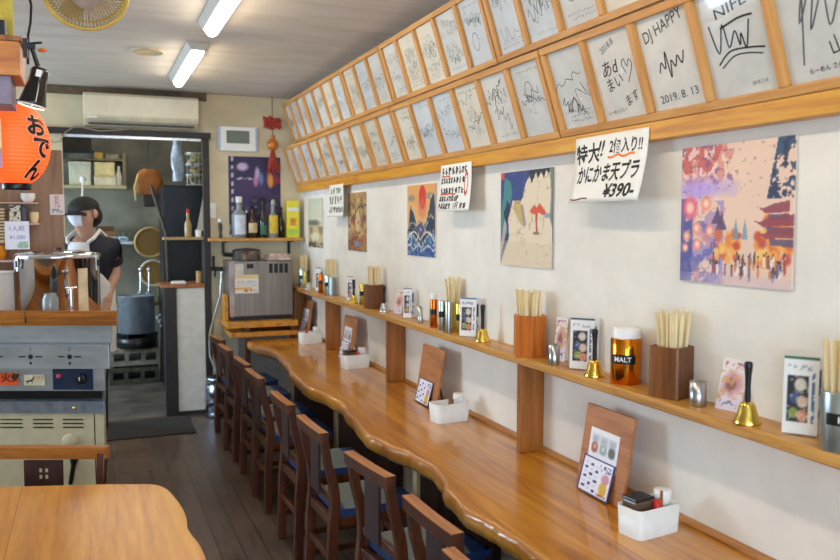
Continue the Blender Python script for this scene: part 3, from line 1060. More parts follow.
def art_rock(c):
    c.fill(c.U >= 0, '2c3f7c')
    c.fill(c.poly([(0, 0), (1, 0), (1, 0.98), (0.92, 1), (0.6, 0.96), (0.5, 0.86), (0.45, 0.72), (0.38, 0.65), (0.25, 0.7), (0.22, 0.62), (0.16, 0.5), (0.18, 0.3), (0.05, 0.1)]), 'e5d2b2')
    c.fill(c.poly([(0.25, 0.62), (0.3, 0.7), (0.4, 0.69), (0.46, 0.5), (0.44, 0.42), (0.38, 0.48)]), 'c9a857', 0.9)
    c.fill(c.poly([(0.4, 0.66), (0.46, 0.64), (0.52, 0.44), (0.47, 0.4)]), 'a08a86', 0.9)
    c.fill(c.poly([(0, 0.55), (0.06, 0.75), (0.08, 0.95), (0.2, 0.9), (0.24, 0.78), (0.2, 0.66), (0.12, 0.7), (0.1, 0.5), (0.16, 0.3), (0, 0.2)]), '3f8a80', 0.9)
    c.fill(c.poly([(0.06, 0.56), (0.14, 0.68), (0.2, 0.62), (0.16, 0.5), (0.1, 0.47)]), '1d2630')
    c.fill(c.poly([(0, 0.18), (0.08, 0.5), (0.13, 0.42), (0.06, 0.2), (0.02, 0.1)]), 'c9a6a6', 0.9)
    c.fill(c.poly([(0.02, 0.14), (0.12, 0.34), (0.16, 0.33), (0.06, 0.16)]), '20262c', 0.9)
    c.fill(c.rect(0.0, 0.93, 0.07, 1.0), 'd0452f')
    c.fill(c.poly([(0.55, 0.98), (0.6, 1), (0.95, 1), (0.93, 0.93), (0.88, 0.98), (0.84, 0.9), (0.79, 0.97), (0.73, 0.9), (0.7, 0.97), (0.62, 0.86)]), '15191f')
    c.fill(c.poly([(0.94, 1), (1, 1), (1, 0.4), (0.95, 0.5), (0.97, 0.75)]), '6d7f64', 0.9)
    ln = np.abs(c.n(7, 21) - 0.5) < 0.012
    c.fill(ln & (c.U > 0.2), '9a8468', 0.6)
    c.fill(c.poly([(0.58, 0.57), (0.66, 0.64), (0.72, 0.61), (0.76, 0.66), (0.82, 0.62), (0.9, 0.55), (0.84, 0.53), (0.74, 0.56), (0.66, 0.54)]), 'd9512c')
    c.fill(c.poly([(0.69, 0.56), (0.73, 0.56), (0.735, 0.36), (0.705, 0.36)]), 'c04a2a')
    c.fill(c.ell(0.71, 0.35, 0.06, 0.015), '8a6a52')
    c.fill(c.ell(0.9, 0.53, 0.05, 0.03), '8f98a6', 0.9)
    c.fill(c.V < 0.32 * (0.6 + 0.4 * c.n(5, 22)), 'd9c3a2', 0.5)

def art_waves(c):
    c.fill(c.U >= 0, 'e6b06a')
    c.fill(c.V > 0.55 + 0.3 * c.n(3, 31), 'e0924a', 0.4)
    c.fill(c.ell(0.56, 0.82, 0.13, 0.17), 'd3362c')
    c.fill(c.ell(0.55, 0.66, 0.15, 0.14, 0.3), 'd9705a', 0.55)
    for x, y in ((0.16, 0.82), (0.88, 0.82), (0.8, 0.84)):
        c.fill(c.ell(x, y, 0.13, 0.045, 0.1, 0.3), '9a8f76', 0.9)
    for pts, q in (([(0.02, 0.3), (0.08, 0.6), (0.13, 0.72), (0.24, 0.64), (0.36, 0.46), (0.5, 0.37), (0.64, 0.44), (0.76, 0.6), (0.85, 0.84), (0.95, 0.86), (1, 0.7), (1, 0), (0, 0)], '2a3850'),
                   ([(0.0, 0.36), (0.15, 0.5), (0.3, 0.46), (0.5, 0.3), (0.66, 0.42), (0.85, 0.6), (1, 0.5), (1, 0), (0, 0)], '24344e'),
                   ([(0.3, 0.42), (0.45, 0.5), (0.62, 0.45), (0.66, 0.3), (0.45, 0.22)], '51466a'),
                   ([(0, 0.3), (0.18, 0.34), (0.35, 0.22), (0.55, 0.16), (0.8, 0.34), (1, 0.3), (1, 0), (0, 0)], '2f6a94'),
                   ([(0, 0.14), (0.2, 0.2), (0.45, 0.1), (0.7, 0.14), (1, 0.24), (1, 0), (0, 0)], '23508a')):
        c.fill(c.poly(pts), q, 0.95)
        e = c.poly([(a, b) for a, b in pts]) & ~c.poly([(a, b - 0.035) for a, b in pts])
        c.fill(e & (c.n(18, 33) > 0.52), 'd9cfb4', 0.85)
    w = np.abs(c.V - (0.22 + 0.12 * np.abs(np.sin(c.U * 6.5)))) < 0.012
    c.fill(w, 'f0e6cc', 0.9)
    w = np.abs(c.V - (0.08 + 0.07 * np.abs(np.sin(c.U * 9 + 1)))) < 0.01
    c.fill(w, 'e9dfc6', 0.8)
    c.fill((c.n(30, 34) > 0.66) & (c.V < 0.4), 'dfe6e4', 0.8)

def art_brown(c):
    c.fill(c.U >= 0, 'a98552')
    c.fill(c.n(6, 41) > 0.5, 'c6a56b', 0.8)
    c.fill((c.n(9, 42) > 0.56) & (c.V < 0.8), '6b4630', 0.85)
    c.fill((c.n(12, 43) > 0.6) & (c.V < 0.55), '9b3f2a', 0.8)
    c.fill(c.ell(0.55, 0.5, 0.14, 0.2, 0.2, 0.6), 'd9bd8d', 0.9)
    c.fill(c.ell(0.5, 0.12, 0.22, 0.08, 0.2), 'c0562f')
    c.fill(c.ell(0.52, 0.12, 0.15, 0.06, 0.2), '6d87a8')
    c.fill((c.n(16, 44) > 0.66), '4a3426', 0.9)
    c.fill(c.V > 0.9, 'b08a55', 0.6)

def art_pale(c):
    c.fill(c.U >= 0, 'd9cfb0')
    c.fill((c.V > 0.6) * c.n(3, 51), 'b7bfa6', 0.8)
    c.fill(c.ell(0.35, 0.5, 0.5, 0.06, 0.4, 0.4), '5b6050', 0.9)
    c.fill((c.V < 0.44), 'c9b084')
    c.fill((c.V < 0.42) & (c.n(5, 52) > 0.55), '8a7350', 0.8)
    c.fill(c.ell(0.45, 0.22, 0.3, 0.08, 0.3, 0.5), 'e6d9b8', 0.9)
    c.fill((c.V < 0.1) & (c.n(7, 53) > 0.45), '5a4630', 0.9)

def wall_print(name, yc, z, w, h, art, label, nx=100):
    o = panel(name, w, h, nx, int(nx * h / w), art, None, 0.006, 'd5cbb9', (XW - 0.0045, yc, z), WALL)
    return tag(o, label, 'wall print', 'prints on the right wall')
wall_print('art_print', 1.832, 1.423, 0.437, 0.405, art_festival, 'large watercolour-style print of an orange lantern street festival', 150)
wall_print('art_print', 3.03, 1.416, 0.44, 0.404, art_rock, 'print of a pale rocky form with red bloom on blue', 110)
wall_print('art_print', 4.2, 1.416, 0.408, 0.396, art_waves, 'print of blue waves under a red oval sun', 100)
wall_print('art_print', 5.37, 1.408, 0.405, 0.4, art_brown, 'brown patterned print between the wave print and small menu sheet', 60)
wall_print('art_print', 6.48, 1.402, 0.44, 0.398, art_pale, 'pale sandy landscape print at the far end of the wall', 60)

# ------------------------------------------------------------------ hand-written sheets hung from the rail
M_red = plain('red_ink', 'd5502a', 0.6)
M_orange = plain('orange_marker', 'ee7a2a', 0.6)
def sheet(label, x, yc, z, w, h, curl, seed):
    t = thing('menu_sheet', label, 'menu sheet', (x, yc, z), WALL, 'hand-written sheets hung from the rail')
    bd = lambda px, pz: -curl * (1 - pz / h) ** 2 - 0.012 * math.sin(px / w * 3 + seed) * (1 - pz / h)
    def art(c):
        c.fill(c.U >= 0, 'f3efe4')
        c.fill(c.n(3, seed), 'eae4d6', 0.5)
    panel('paper', w, h, 14, 14, art, t, 0.0012, 'f0ece0', bend=bd)
    fn = lambda px, pz, y: (px, y - 0.0014 + bd(px, pz), pz)
    return t, fn
bt, fn = sheet('large white price sheet brushed in black with orange underline', 1.652, 2.36, 1.672, 0.42, 0.232, 0.035, 1)
ink, ora = MB(), MB()
write(ink, '特大', 0.074, -0.125, 0.172, 0, bold=0.022, shear=-0.12, tilt=0.03, fn=fn)
write(ink, '!!', 0.075, -0.045, 0.185, 0, bold=0.02, shear=0.25, fn=fn)
write(ink, '2個入り!!', 0.054, 0.095, 0.187, 0, bold=0.02, width=0.18, tilt=-0.02, fn=fn)
write(ink, 'かにかま天プラ', 0.068, 0.005, 0.1, 0, bold=0.025, width=0.36, tilt=0.02, shear=0.08, fn=fn)
write(ink, '¥390-', 0.06, 0.1, 0.037, 0, bold=0.03, width=0.17, shear=0.15, fn=fn)
obj('brush_lettering', ink, M_ink, bt)
for a, b in ((0.0, 0.075), (0.07, 0.15)):
    pts = [fn(a + (b - a) * i / 6, 0.15 - 0.004 * math.sin(i), 0.0006) for i in range(7)]
    ora.add([(p[0], p[1], p[2] + 0.007) for p in pts] + [(p[0], p[1], p[2] - 0.006) for p in pts], [(i, i + 7, i + 8, i + 1) for i in range(6)])
pts = [fn(-0.2 + 0.12 * i / 6, 0.012 - 0.003 * math.sin(i), 0.0) for i in range(7)]
obj('orange_underline', ora, M_orange, bt)
dr = MB().add([(p[0], p[1], p[2] + 0.003) for p in pts] + [(p[0], p[1], p[2] - 0.002) for p in pts], [(i, i + 7, i + 8, i + 1) for i in range(6)])
obj('red_rule', dr, plain('dark_red_ink', '7a2a1c', 0.6), bt)

def scribble_lines(ink, fn, W, H, rows, r):
    for z, x0, x1, hh in rows:
        if not isinstance(ink, MB):
            mbk = MB()
            scribble_lines(mbk, fn, W, H, [(z, x0, x1, hh)], r)
            obj('brush_line', mbk, M_ink, ink)
            continue
        x = x0
        while x < x1:
            cw = hh * r.uniform(0.7, 1.0)
            for k in range(r.randint(3, 5)):
                if r.random() < 0.5:
                    a, b = (x, z + r.uniform(-0.4, 0.4) * hh), (x + cw * 0.8, z + r.uniform(-0.4, 0.4) * hh)
                else:
                    xx = x + cw * r.uniform(0.1, 0.7)
                    a, b = (xx, z + 0.45 * hh), (xx + r.uniform(-0.2, 0.2) * cw, z - 0.45 * hh)
                d = Vector((b[0] - a[0], b[1] - a[1]))
                nn = Vector((-d.y, d.x)).normalized() * 0.0036
                q = [(a[0] + nn.x, a[1] + nn.y), (a[0] - nn.x, a[1] - nn.y), (b[0] - nn.x, b[1] - nn.y), (b[0] + nn.x, b[1] + nn.y)]
                ink.add([fn(px, pz, 0) for px, pz in q], [(0, 1, 2, 3)])
            x += cw * 1.1
t2, fn = sheet('narrow price sheet in black brush writing with red underlines', 1.652, 3.625, 1.657, 0.355, 0.23, 0.02, 2)
red = MB()
scribble_lines(t2, fn, 0.35, 0.23, [(0.197, -0.15, 0.05, 0.042), (0.197, 0.08, 0.12, 0.034), (0.15, -0.155, 0.1, 0.032), (0.1, -0.15, -0.01, 0.034), (0.1, 0.02, 0.09, 0.032), (0.062, -0.155, 0.06, 0.03)], random.Random(4))
ink = MB()
write(ink, '1杯', 0.04, 0.05, 0.027, 0, bold=0.01, fn=fn)
scribble_lines(t2, fn, 0.35, 0.23, [(0.026, -0.155, -0.02, 0.032), (0.026, 0.09, 0.15, 0.03)], random.Random(9))
def rule(mb, fn, x0, x1, z, w):
    pts = [fn(x0 + (x1 - x0) * i / 6, z + 0.002 * math.sin(i * 2), 0.0003) for i in range(7)]
    mb.add([(p[0], p[1], p[2] + w) for p in pts] + [(p[0], p[1], p[2] - w) for p in pts], [(i, i + 7, i + 8, i + 1) for i in range(6)])
rule(red, fn, -0.155, -0.05, 0.172, 0.004)
rule(red, fn, -0.15, 0.03, 0.083, 0.005)
for s in range(8):
    a = s / 8 * 2 * PI
    a2 = (s + 1) / 8 * 2 * PI
    q = [(0.13 + 0.018 * k * math.cos(b), 0.13 + 0.055 * k * math.sin(b)) for b, k in ((a, 1.15), (a, 0.75), (a2, 0.75), (a2, 1.15))]
    red.add([fn(px, pz, 0.0003) for px, pz in q], [(0, 1, 2, 3)])
obj('price_lettering', ink, M_ink, t2)
obj('red_marks', red, M_red, t2)
t3, fn = sheet('small white menu sheet with black writing between far prints', 1.652, 5.69, 1.645, 0.34, 0.23, 0.015, 3)
scribble_lines(t3, fn, 0.34, 0.23, [(0.185, -0.13, -0.04, 0.055), (0.185, 0.0, 0.1, 0.045), (0.12, -0.14, 0.1, 0.065), (0.05, -0.12, 0.02, 0.05), (0.05, 0.05, 0.13, 0.045)], random.Random(6))
# ------------------------------------------------------------------ things on the wall shelf
_stick = None
def chopsticks(x, y, z, n, spread, lean, label, group, seed, sq=True, H=0.252):
    """single disposable chopsticks standing in a holder; copies share one mesh"""
    global _stick
    r = random.Random(seed)
    k = int(math.ceil(math.sqrt(n)))
    for i in range(n):
        if _stick is None:
            m = MB()
            w0, w1 = 0.0068, 0.006
            vs = [(-w0, -0.0028, 0), (w0, -0.0028, 0), (w0, 0.0028, 0), (-w0, 0.0028, 0), (-w1, -0.0024, H), (w1, -0.0024, H), (w1, 0.0024, H), (-w1, 0.0024, H)]
            m.add(vs, [(0, 3, 2, 1), (4, 5, 6, 7), (0, 1, 5, 4), (1, 2, 6, 5), (2, 3, 7, 6), (3, 0, 4, 7)])
            o = _stick = obj('chopstick', m, M_chop)
        else:
            o = _stick.copy()
            COL.objects.link(o)
        a, b = i % k, i // k
        fx = ((a + 0.5) / k - 0.5) * 2
        fy = ((b + 0.5) / math.ceil(n / k) - 0.5) * 2
        px, py = x + fx * spread + r.uniform(-1, 1) * 0.0015, y + fy * spread + r.uniform(-1, 1) * 0.0015
        o.location = (px, py, z + r.uniform(0, 0.008))
        o.rotation_euler = (-fy * lean + r.uniform(-0.015, 0.015), fx * lean + r.uniform(-0.015, 0.015), r.uniform(-0.5, 0.5))
        o.scale = (1, 1, r.uniform(0.96, 1.02) * (1 if sq else 0.96))
        tag(o, label, 'chopstick', group)

M_hex = wood('reddish_holder_wood', 'a85210', 'c46a1c', 'd07c30', 'Z', 0.4, 0.2)
M_walnut = wood('walnut_holder_wood', '552a0a', '6f3d12', '88501c', 'Z', 0.4, 0.2)
def holder(name, label, pts_out, pts_in, h, mat_, loc, rz=0):
    """an open wooden box from an outer and an inner outline"""
    n = len(pts_out)
    m = MB()
    vs = [(p[0], p[1], 0) for p in pts_out] + [(p[0], p[1], h) for p in pts_out] + [(p[0], p[1], h) for p in pts_in] + [(p[0], p[1], 0.006) for p in pts_in]
    fs = [tuple(range(n))[::-1]]
    for i in range(n):
        j = (i + 1) % n
        fs += [(i, j, n + j, n + i), (n + i, n + j, 2 * n + j, 2 * n + i), (2 * n + i, 2 * n + j, 3 * n + j, 3 * n + i)]
    fs.append(tuple(3 * n + i for i in range(n)))
    m.add(vs, fs)
    o = obj(name, m, mat_, None, loc, rz, bevel=0.0015)
    return tag(o, label, 'chopstick holder', 'chopstick holders on the shelf')
def ngon(n, r, ph=0.0):
    return [(r * math.cos(ph + 2 * PI * i / n), r * math.sin(ph + 2 * PI * i / n)) for i in range(n)]
def rsq(h, c):
    out = []
    for sx, sy, a0 in ((1, 1, 0), (-1, 1, 90), (-1, -1, 180), (1, -1, 270)):
        for k in range(4):
            a = R(a0 + k * 30)
            out.append((sx * (h - c) + c * math.cos(a), sy * (h - c) + c * math.sin(a)))
    return out
holder('chopstick_holder', 'reddish hexagonal wooden chopstick holder in the middle of the shelf', ngon(6, 0.069, R(10)), ngon(6, 0.061, R(10)), 0.165, M_hex, (1.638, 2.87, ZS))
chopsticks(1.638, 2.87, ZS + 0.008, 14, 0.032, 0.07, 'pale disposable chopstick standing in the reddish hexagonal holder', 'chopsticks in the hexagonal holder', 1)
holder('chopstick_holder', 'dark brown square chopstick holder between orange spice canister and steel cup', rsq(0.052, 0.014), rsq(0.045, 0.01), 0.158, M_walnut, (1.653, 2.02, ZS), R(20))
chopsticks(1.653, 2.02, ZS + 0.008, 14, 0.026, 0.08, 'pale disposable chopstick standing in the dark brown square holder', 'chopsticks in the square holder', 2)
holder('chopstick_holder', 'dark brown chopstick holder far along the shelf', rsq(0.05, 0.012), rsq(0.043, 0.008), 0.15, M_walnut, (1.645, 4.83, ZS), R(15))
chopsticks(1.645, 4.83, ZS + 0.008, 14, 0.028, 0.03, 'pale disposable chopstick packed upright in the farther dark brown holder', 'chopsticks in the far brown holder', 3)

def can(x, y, r, h, mat_, label, band=None, word=None, lid=None, rz=0.0, hollow=False, band_z=(0.46, 0.66)):
    t = thing('spice_can' if not hollow else 'canister', label, 'can', (x, y, ZS), rz, 'metal spice cans on the shelf')
    if hollow:
        prof = [(r * 0.97, 0), (r, 0.004), (r, h - 0.003), (r - 0.001, h), (r - 0.003, h), (r - 0.003, 0.006), (0.0001, 0.006)]
    else:
        prof = [(r * 0.95, 0), (r, 0.004), (r, h - 0.006), (r * 0.96, h - 0.003), (r * 0.96, h), (r * 0.86, h), (r * 0.86, h - 0.003), (0.0001, h - 0.003)]
    obj('body', MB().lathe(prof, 28), mat_, t)
    if band:
        m = MB()
        n = 16
        a0, a1 = band
        z0, z1 = h * band_z[0], h * band_z[1]
        vs = []
        for i in range(n + 1):
            a = a0 + (a1 - a0) * i / n
            vs += [((r + 0.0006) * math.cos(a), (r + 0.0006) * math.sin(a), z0), ((r + 0.0006) * math.cos(a), (r + 0.0006) * math.sin(a), z1)]
        m.add(vs, [(2 * i, 2 * i + 2, 2 * i + 3, 2 * i + 1) for i in range(n)], 0, True)
        b = obj('label_band', m, M_black, t)
        if word:
            am = (a0 + a1) / 2
            w = MB()
            write(w, word, (z1 - z0) * 0.75, 0, (z0 + z1) / 2, 0, bold=0.02, fn=lambda px, pz, yy: ((r + 0.0012) * math.cos(am + px / r), (r + 0.0012) * math.sin(am + px / r), pz))
            obj('lettering', w, M_white, b)
    if lid:
        obj('lid', MB().lathe([(r * 0.93, h + 0.0005), (r * 0.93, h + 0.028), (r * 0.86, h + 0.033), (0.0001, h + 0.034)], 28), M_white, t)
    return t
M_copper = plain('orange_metal', 'e08a24', 0.16, 1.0, var=0.04)
M_copperd = plain('amber_metal', 'd06a1c', 0.2, 1.0, var=0.04)
M_greymet = plain('grey_metal', 'a9b4b4', 0.3, 0.85, var=0.04)
M_silver = plain('silver_green_metal', 'c3cec4', 0.2, 1.0, var=0.04)
M_gold = plain('pale_gold_metal', 'd8bb58', 0.2, 1.0, var=0.04)
F = R(205)                                        # towards the camera
can(1.652, 2.25, 0.051, 0.153, M_copper, 'large orange metal canister with white lid and black band', (F - 0.55, F + 1.15), 'MALT', True)
cg = can(1.635, 1.385, 0.05, 0.142, M_greymet, 'large grey metal canister holding chopsticks at the right photo edge', (F - 0.5, F + 1.5), 'Herb', None, hollow=True)
chopsticks(1.635, 1.385, ZS + 0.008, 13, 0.026, 0.05, 'pale chopstick standing in the grey canister at right photo edge', 'chopsticks in the grey canister', 4)
can(1.625, 3.83, 0.019, 0.145, M_copperd, 'slim orange spice can with black band and white cap', (F - 0.9, F + 1.4), None, True)
can(1.608, 3.69, 0.0155, 0.15, M_silver, 'slim silver-green spice can between orange and silver cans', (F - 0.9, F + 1.5))
can(1.605, 3.60, 0.0165, 0.155, M_steel, 'slim plain silver spice can beside the silver-green one')
can(1.632, 3.535, 0.0165, 0.15, M_gold, 'slim yellow spice can left of the card stand', (F - 0.9, F + 1.2))
ch = holder('chopstick_holder', 'yellow-wood chopstick holder half hidden behind the slim spice cans', rsq(0.036, 0.01), rsq(0.032, 0.008), 0.14, M_gold, (1.668, 3.68, ZS))
chopsticks(1.668, 3.68, ZS + 0.008, 12, 0.017, 0.10, 'pale chopstick fanned above the slim spice cans', 'chopsticks behind the spice cans', 5)
can(1.63, 5.03, 0.017, 0.142, M_gold, 'slim pale gold spice can beside the far brown chopstick holder', (F - 0.9, F + 1.4))
can(1.625, 6.03, 0.019, 0.15, M_copperd, 'slim amber spice can with black band, second from the far end', (F - 0.9, F + 1.4))
can(1.608, 5.80, 0.017, 0.152, M_silver, 'slim bright spice can with teal band near the far shelf end', (F - 0.9, F + 1.4))
can(1.62, 6.62, 0.021, 0.158, M_silver, 'bright spice can with dark band at the far shelf end', (F - 0.9, F + 1.4))
holder('chopstick_holder', 'grey round chopstick holder behind the far slim cans', ngon(16, 0.042), ngon(16, 0.038), 0.13, M_greymet, (1.655, 5.88, ZS))
chopsticks(1.655, 5.88, ZS + 0.008, 12, 0.022, 0.06, 'pale chopstick in the second holder from the far end', 'chopsticks in the grey round holder', 6)
holder('chopstick_holder', 'yellowish round chopstick holder at the far shelf end', ngon(16, 0.042), ngon(16, 0.038), 0.13, M_gold, (1.658, 6.70, ZS))
chopsticks(1.658, 6.70, ZS + 0.008, 12, 0.022, 0.05, 'pale chopstick in the holder at the far shelf end', 'chopsticks in the farthest holder', 7)

def bell(x, y, s, label, mat_=None):
    t = thing('hand_bell', label, 'bell', (x, y, ZS), 0, 'brass call bells on the shelf')
    p = [(0.036, 0.0), (0.037, 0.004), (0.033, 0.012), (0.026, 0.03), (0.021, 0.048), (0.017, 0.056), (0.008, 0.06), (0.0001, 0.061)]
    obj('bell_cup', MB().lathe([(r * s, z * s) for r, z in p], 28), mat_ or M_brass, t)
    p = [(0.0075, 0.06), (0.008, 0.075), (0.0072, 0.1), (0.0085, 0.13), (0.0105, 0.15), (0.0112, 0.16), (0.009, 0.166), (0.0001, 0.168)]
    obj('handle', MB().lathe([(r * s, z * s) for r, z in p], 16), M_black, t)
bell(1.615, 1.665, 1.0, 'brass hand bell with black handle nearest the camera')
bell(1.62, 2.385, 1.0, 'brass hand bell with black handle left of the orange canister')
bell(1.635, 3.29, 1.0, 'brass hand bell right of the slim cans and card stand')
bell(1.635, 4.62, 0.92, 'silvery hand bell with black handle right of the far brown holder', M_chrome)
bell(1.625, 5.2, 0.95, 'brass hand bell beside the far card stand above the third upright')
bell(1.632, 6.44, 0.92, 'small dark-handled bell at the far shelf end', M_chrome)

def cup(x, y, r, h, label, tilt=False):
    t = obj('steel_cup', MB().lathe([(r * 0.93, 0), (r, 0.003), (r, h), (r - 0.0015, h), (r - 0.0015, 0.004), (0.0001, 0.004)], 24), M_steel, None, (x, y, ZS))
    tag(t, label, 'cup', 'small steel cups on the shelf')
cup(1.613, 2.64, 0.021, 0.078, 'small steel cup beside the reddish hexagonal holder')
cup(1.64, 1.885, 0.025, 0.072, 'wide steel cup right of the dark brown square holder')
cup(1.632, 4.03, 0.015, 0.078, 'slim steel cup left of the slim orange can')
cup(1.655, 4.1, 0.014, 0.08, 'slim steel cup just behind another, beside the far cards')
cup(1.645, 5.12, 0.015, 0.062, 'small grey cup between far bell and far brown holder')

def art_dishes(seed, head):
    def f(c):
        c.fill(c.U >= 0, 'eceae4')
        c.fill(c.V > 0.955, head)
        c.fill(c.rect(0.1, 0.82, 0.8, 0.9) & (c.n(30, seed) > 0.5), '9aa3b5', 0.9)
        c.fill(c.rect(0.13, 0.14, 0.72, 0.76), '2b2a33')
        for x, y, r, q in ((0.5, 0.64, 0.17, 'd9d3bd'), (0.33, 0.46, 0.15, '4a5a86'), (0.55, 0.42, 0.16, 'e3c6a5'), (0.3, 0.27, 0.15, '8fa04b'), (0.55, 0.24, 0.16, 'd98b6a')):
            c.fill(c.ell(x, y, r, r * 0.5, 0.15, 0.4, seed), q, 0.95)
        c.fill(c.rect(0.8, 0.14, 0.9, 0.8) & (c.n(26, seed + 1) > 0.45), '3f5f9a', 0.9)
        c.fill(c.n(30, seed + 2) * c.rect(0.13, 0.14, 0.72, 0.76) > 0.66, 'efe9dc', 0.5)
    return f
def art_pink(seed):
    def f(c):
        c.fill(c.U >= 0, 'e8ddd6')
        c.fill(c.rect(0, 0, 1, 0.3), 'e3d8e6', 0.9)
        c.fill(c.ell(0.5, 0.52, 0.4, 0.22, 0.3, 0.5, seed), 'c88a9c', 0.9)
        c.fill(c.ell(0.45, 0.5, 0.2, 0.12, 0.3, 0.5, seed), '8a5a4a', 0.9)
        c.fill((c.n(16, seed) > 0.6) & (c.V > 0.2) & (c.V < 0.85), 'd9a26a', 0.8)
        c.fill(c.rect(0.1, 0.86, 0.9, 0.94) & (c.n(26, seed) > 0.5), 'b05a78', 0.8)
        c.fill(c.rect(0.15, 0.06, 0.85, 0.2) & (c.n(24, seed + 1) > 0.55), '5a6a9a', 0.8)
    return f
M_acryl = plain('clear_acrylic', 'f2f5f6', 0.05, 0, var=0.0, trans=0.9)
def card_stand(x, y, rz, label, seed, w=0.085, h=0.185, backs=1, head='2f6a55'):
    """an acrylic stand with one card in front and others leaning behind"""
    t = thing('card_stand', label, 'menu card', (x, y, ZS), rz, 'menu cards on the shelf')
    m = MB().box((-w / 2, -0.02, 0), (w / 2, 0.035, 0.003)).box((-w / 2, 0.004, 0.003), (w / 2, 0.006, h + 0.02))
    obj('acrylic_holder', m, M_glass, t)
    panel('card', w, h, 24, 44, art_dishes(seed, head), t, 0.0015, 'dfe2e2', (0, -0.008, 0.0035), rot=(R(-3), 0, 0))
    for k in range(backs):
        def pl(c, k=k):
            c.fill(c.U >= 0, 'e2e0dc')
            c.fill(c.rect(0.1, 0.5, 0.9, 0.85), '2d2440' if (seed + k) % 2 else '6a6f88')
            c.fill((c.n(20, seed + k) > 0.6) & c.rect(0.1, 0.08, 0.9, 0.46), '55607a', 0.8)
        panel('rear_card', w, h - 0.006 * k, 14, 22, pl, t, 0.0015, 'dadada', (0.012, 0.014 + 0.016 * k, 0.0035), rz=R(10 + 12 * k))
    return t
card_stand(1.652, 1.525, R(-56), 'white food-photo menu card left of the grey canister', 11, 0.082, 0.195)
card_stand(1.655, 2.515, R(-52), 'white food-photo menu card left of the second brass bell', 12, 0.09, 0.185, 2, '3a4a6a')
card_stand(1.642, 3.455, R(-50), 'menu card pair right of the slim yellow can', 13, 0.085, 0.18, 2, '557a9a')
card_stand(1.652, 4.27, R(-40), 'menu cards in a stand right of the leaning pale card', 14, 0.05, 0.165, 2, '6a6a72')
card_stand(1.648, 5.35, R(-45), 'menu card with dark picture left of the far brass bell', 15, 0.045, 0.165, 1, '5a6a8a')
card_stand(1.66, 6.24, R(-45), 'dark menu cards between the far-end bell and amber can', 16, 0.045, 0.18, 1, '4a4a5a')
def lean_card(x, y, rz, lean, w, h, label, seed):
    o = panel('leaning_card', w, h, 26, 40, art_pink(seed), None, 0.0025, 'e0d6cf', (x, y, ZS + 0.0005), rot=(lean, 0, rz))
    tag(o, label, 'menu card', 'small cards leaning on the wall')
lean_card(1.672, 1.80, R(-80), R(-15), 0.085, 0.15, 'pinkish food card leaning on the wall behind the nearest bell', 3)
lean_card(1.672, 2.70, R(-62), R(-8), 0.05, 0.17, 'small pink food card behind the small steel cup', 4)
lean_card(1.676, 4.5, R(-75), R(-12), 0.075, 0.14, 'pale card leaning on the wall beside the silvery bell', 5)
tag(obj('wooden_block', MB().box((-0.016, -0.02, 0), (0.016, 0.02, 0.1)), wood('pale_block_wood', 'b08f5c', 'c4a26c', 'd2b382', 'Z', 0.6), None, (1.688, 2.62, ZS), bevel=0.002),
    'small pale wooden block between pink card and food-photo card', 'block')

# ------------------------------------------------------------------ things on the counter
M_board1 = wood('menu_board_wood', '94582c', 'ae6e3c', 'c08452', 'X', 0.5)
M_board2 = wood('menu_board_dark_strip', '5e3a24', '71482e', '83573a', 'X', 0.5)
def art_photos(c):
    c.fill(c.U >= 0, 'eceaf0')
    for i, q in enumerate(('a5553a', '8fa3a8', '4a6a70')):
        x = 0.2 + 0.3 * i
        c.fill(c.rect(x - 0.13, 0.35, x + 0.13, 0.85), 'c9ccd2')
        c.fill(c.ell(x, 0.5, 0.11, 0.14, 0.2, 0.3, i), q, 0.95)
        c.fill(c.ell(x, 0.52, 0.06, 0.07, 0.2, 0.5, i), ['d9b08a', 'cfd6c8', '8a5a3a'][i], 0.9)
        c.fill(c.ell(x, 0.72, 0.09, 0.07, 0.2, 0.4, i), 'aab2b8', 0.8)
def art_menu(c):
    c.fill(c.U >= 0, 'edeaf2')
    c.fill(~c.rect(0.035, 0.03, 0.965, 0.96), '2e2a6a')
    for i in range(6):
        for j in range(3):
            x, y = 0.16 + j * 0.17, 0.82 - i * 0.13 - j * 0.02
            c.fill(c.ell(x, y, 0.06, 0.04), '2d3372' if (i + j) % 2 else 'dcd8ea')
    c.fill(c.ell(0.78, 0.28, 0.12, 0.2, 0.1), 'dcb53a')
    c.fill(c.ell(0.8, 0.55, 0.12, 0.14, 0.2, 0.4, 3), 'cf8a9a', 0.9)
    c.fill(c.rect(0.55, 0.72, 0.92, 0.9) & (c.n(26, 5) > 0.5), '3a3f7a', 0.9)
    c.fill(c.rect(0.62, 0.05, 0.92, 0.14) & (c.n(26, 6) > 0.5), 'b0452f', 0.9)
def menu_board(x, y, label, rz=WALL, photos=True, label_card='laminated menu with navy border'):
    t = thing('menu_board', label, 'menu board', (x, y, ZT), group='wooden menu boards along the counter', rot=(R(-9), 0, rz))
    obj('board', MB().box((-0.135, -0.006, 0), (0.135, 0.006, 0.3)), M_board1, t, bevel=0.002)
    obj('easel_leg', MB().box((-0.012, 0.0, 0), (0.012, 0.006, 0.2), M=Matrix.Translation((0, 0.0065, 0.21)) @ Matrix.Rotation(R(24), 4, 'X') @ Matrix.Translation((0, 0, -0.2))), M_board2, t)
    if photos:
        panel('photo_sheet', 0.165, 0.13, 44, 30, art_photos, t, 0.001, 'e8e6ec', (-0.005, -0.0075, 0.095), rz=0)
    m = panel('menu_card', 0.18, 0.125, 60, 42, art_menu, t, 0.003, '3a3470', (-0.012, -0.022, 0.001), rot=(R(-6), 0, 0))
    m['label'] = label_card
menu_board(1.588, 2.30, 'wooden menu board with food photos behind the nearest white caddy')
menu_board(1.585, 3.84, 'wooden menu board left of the second white caddy', photos=False)
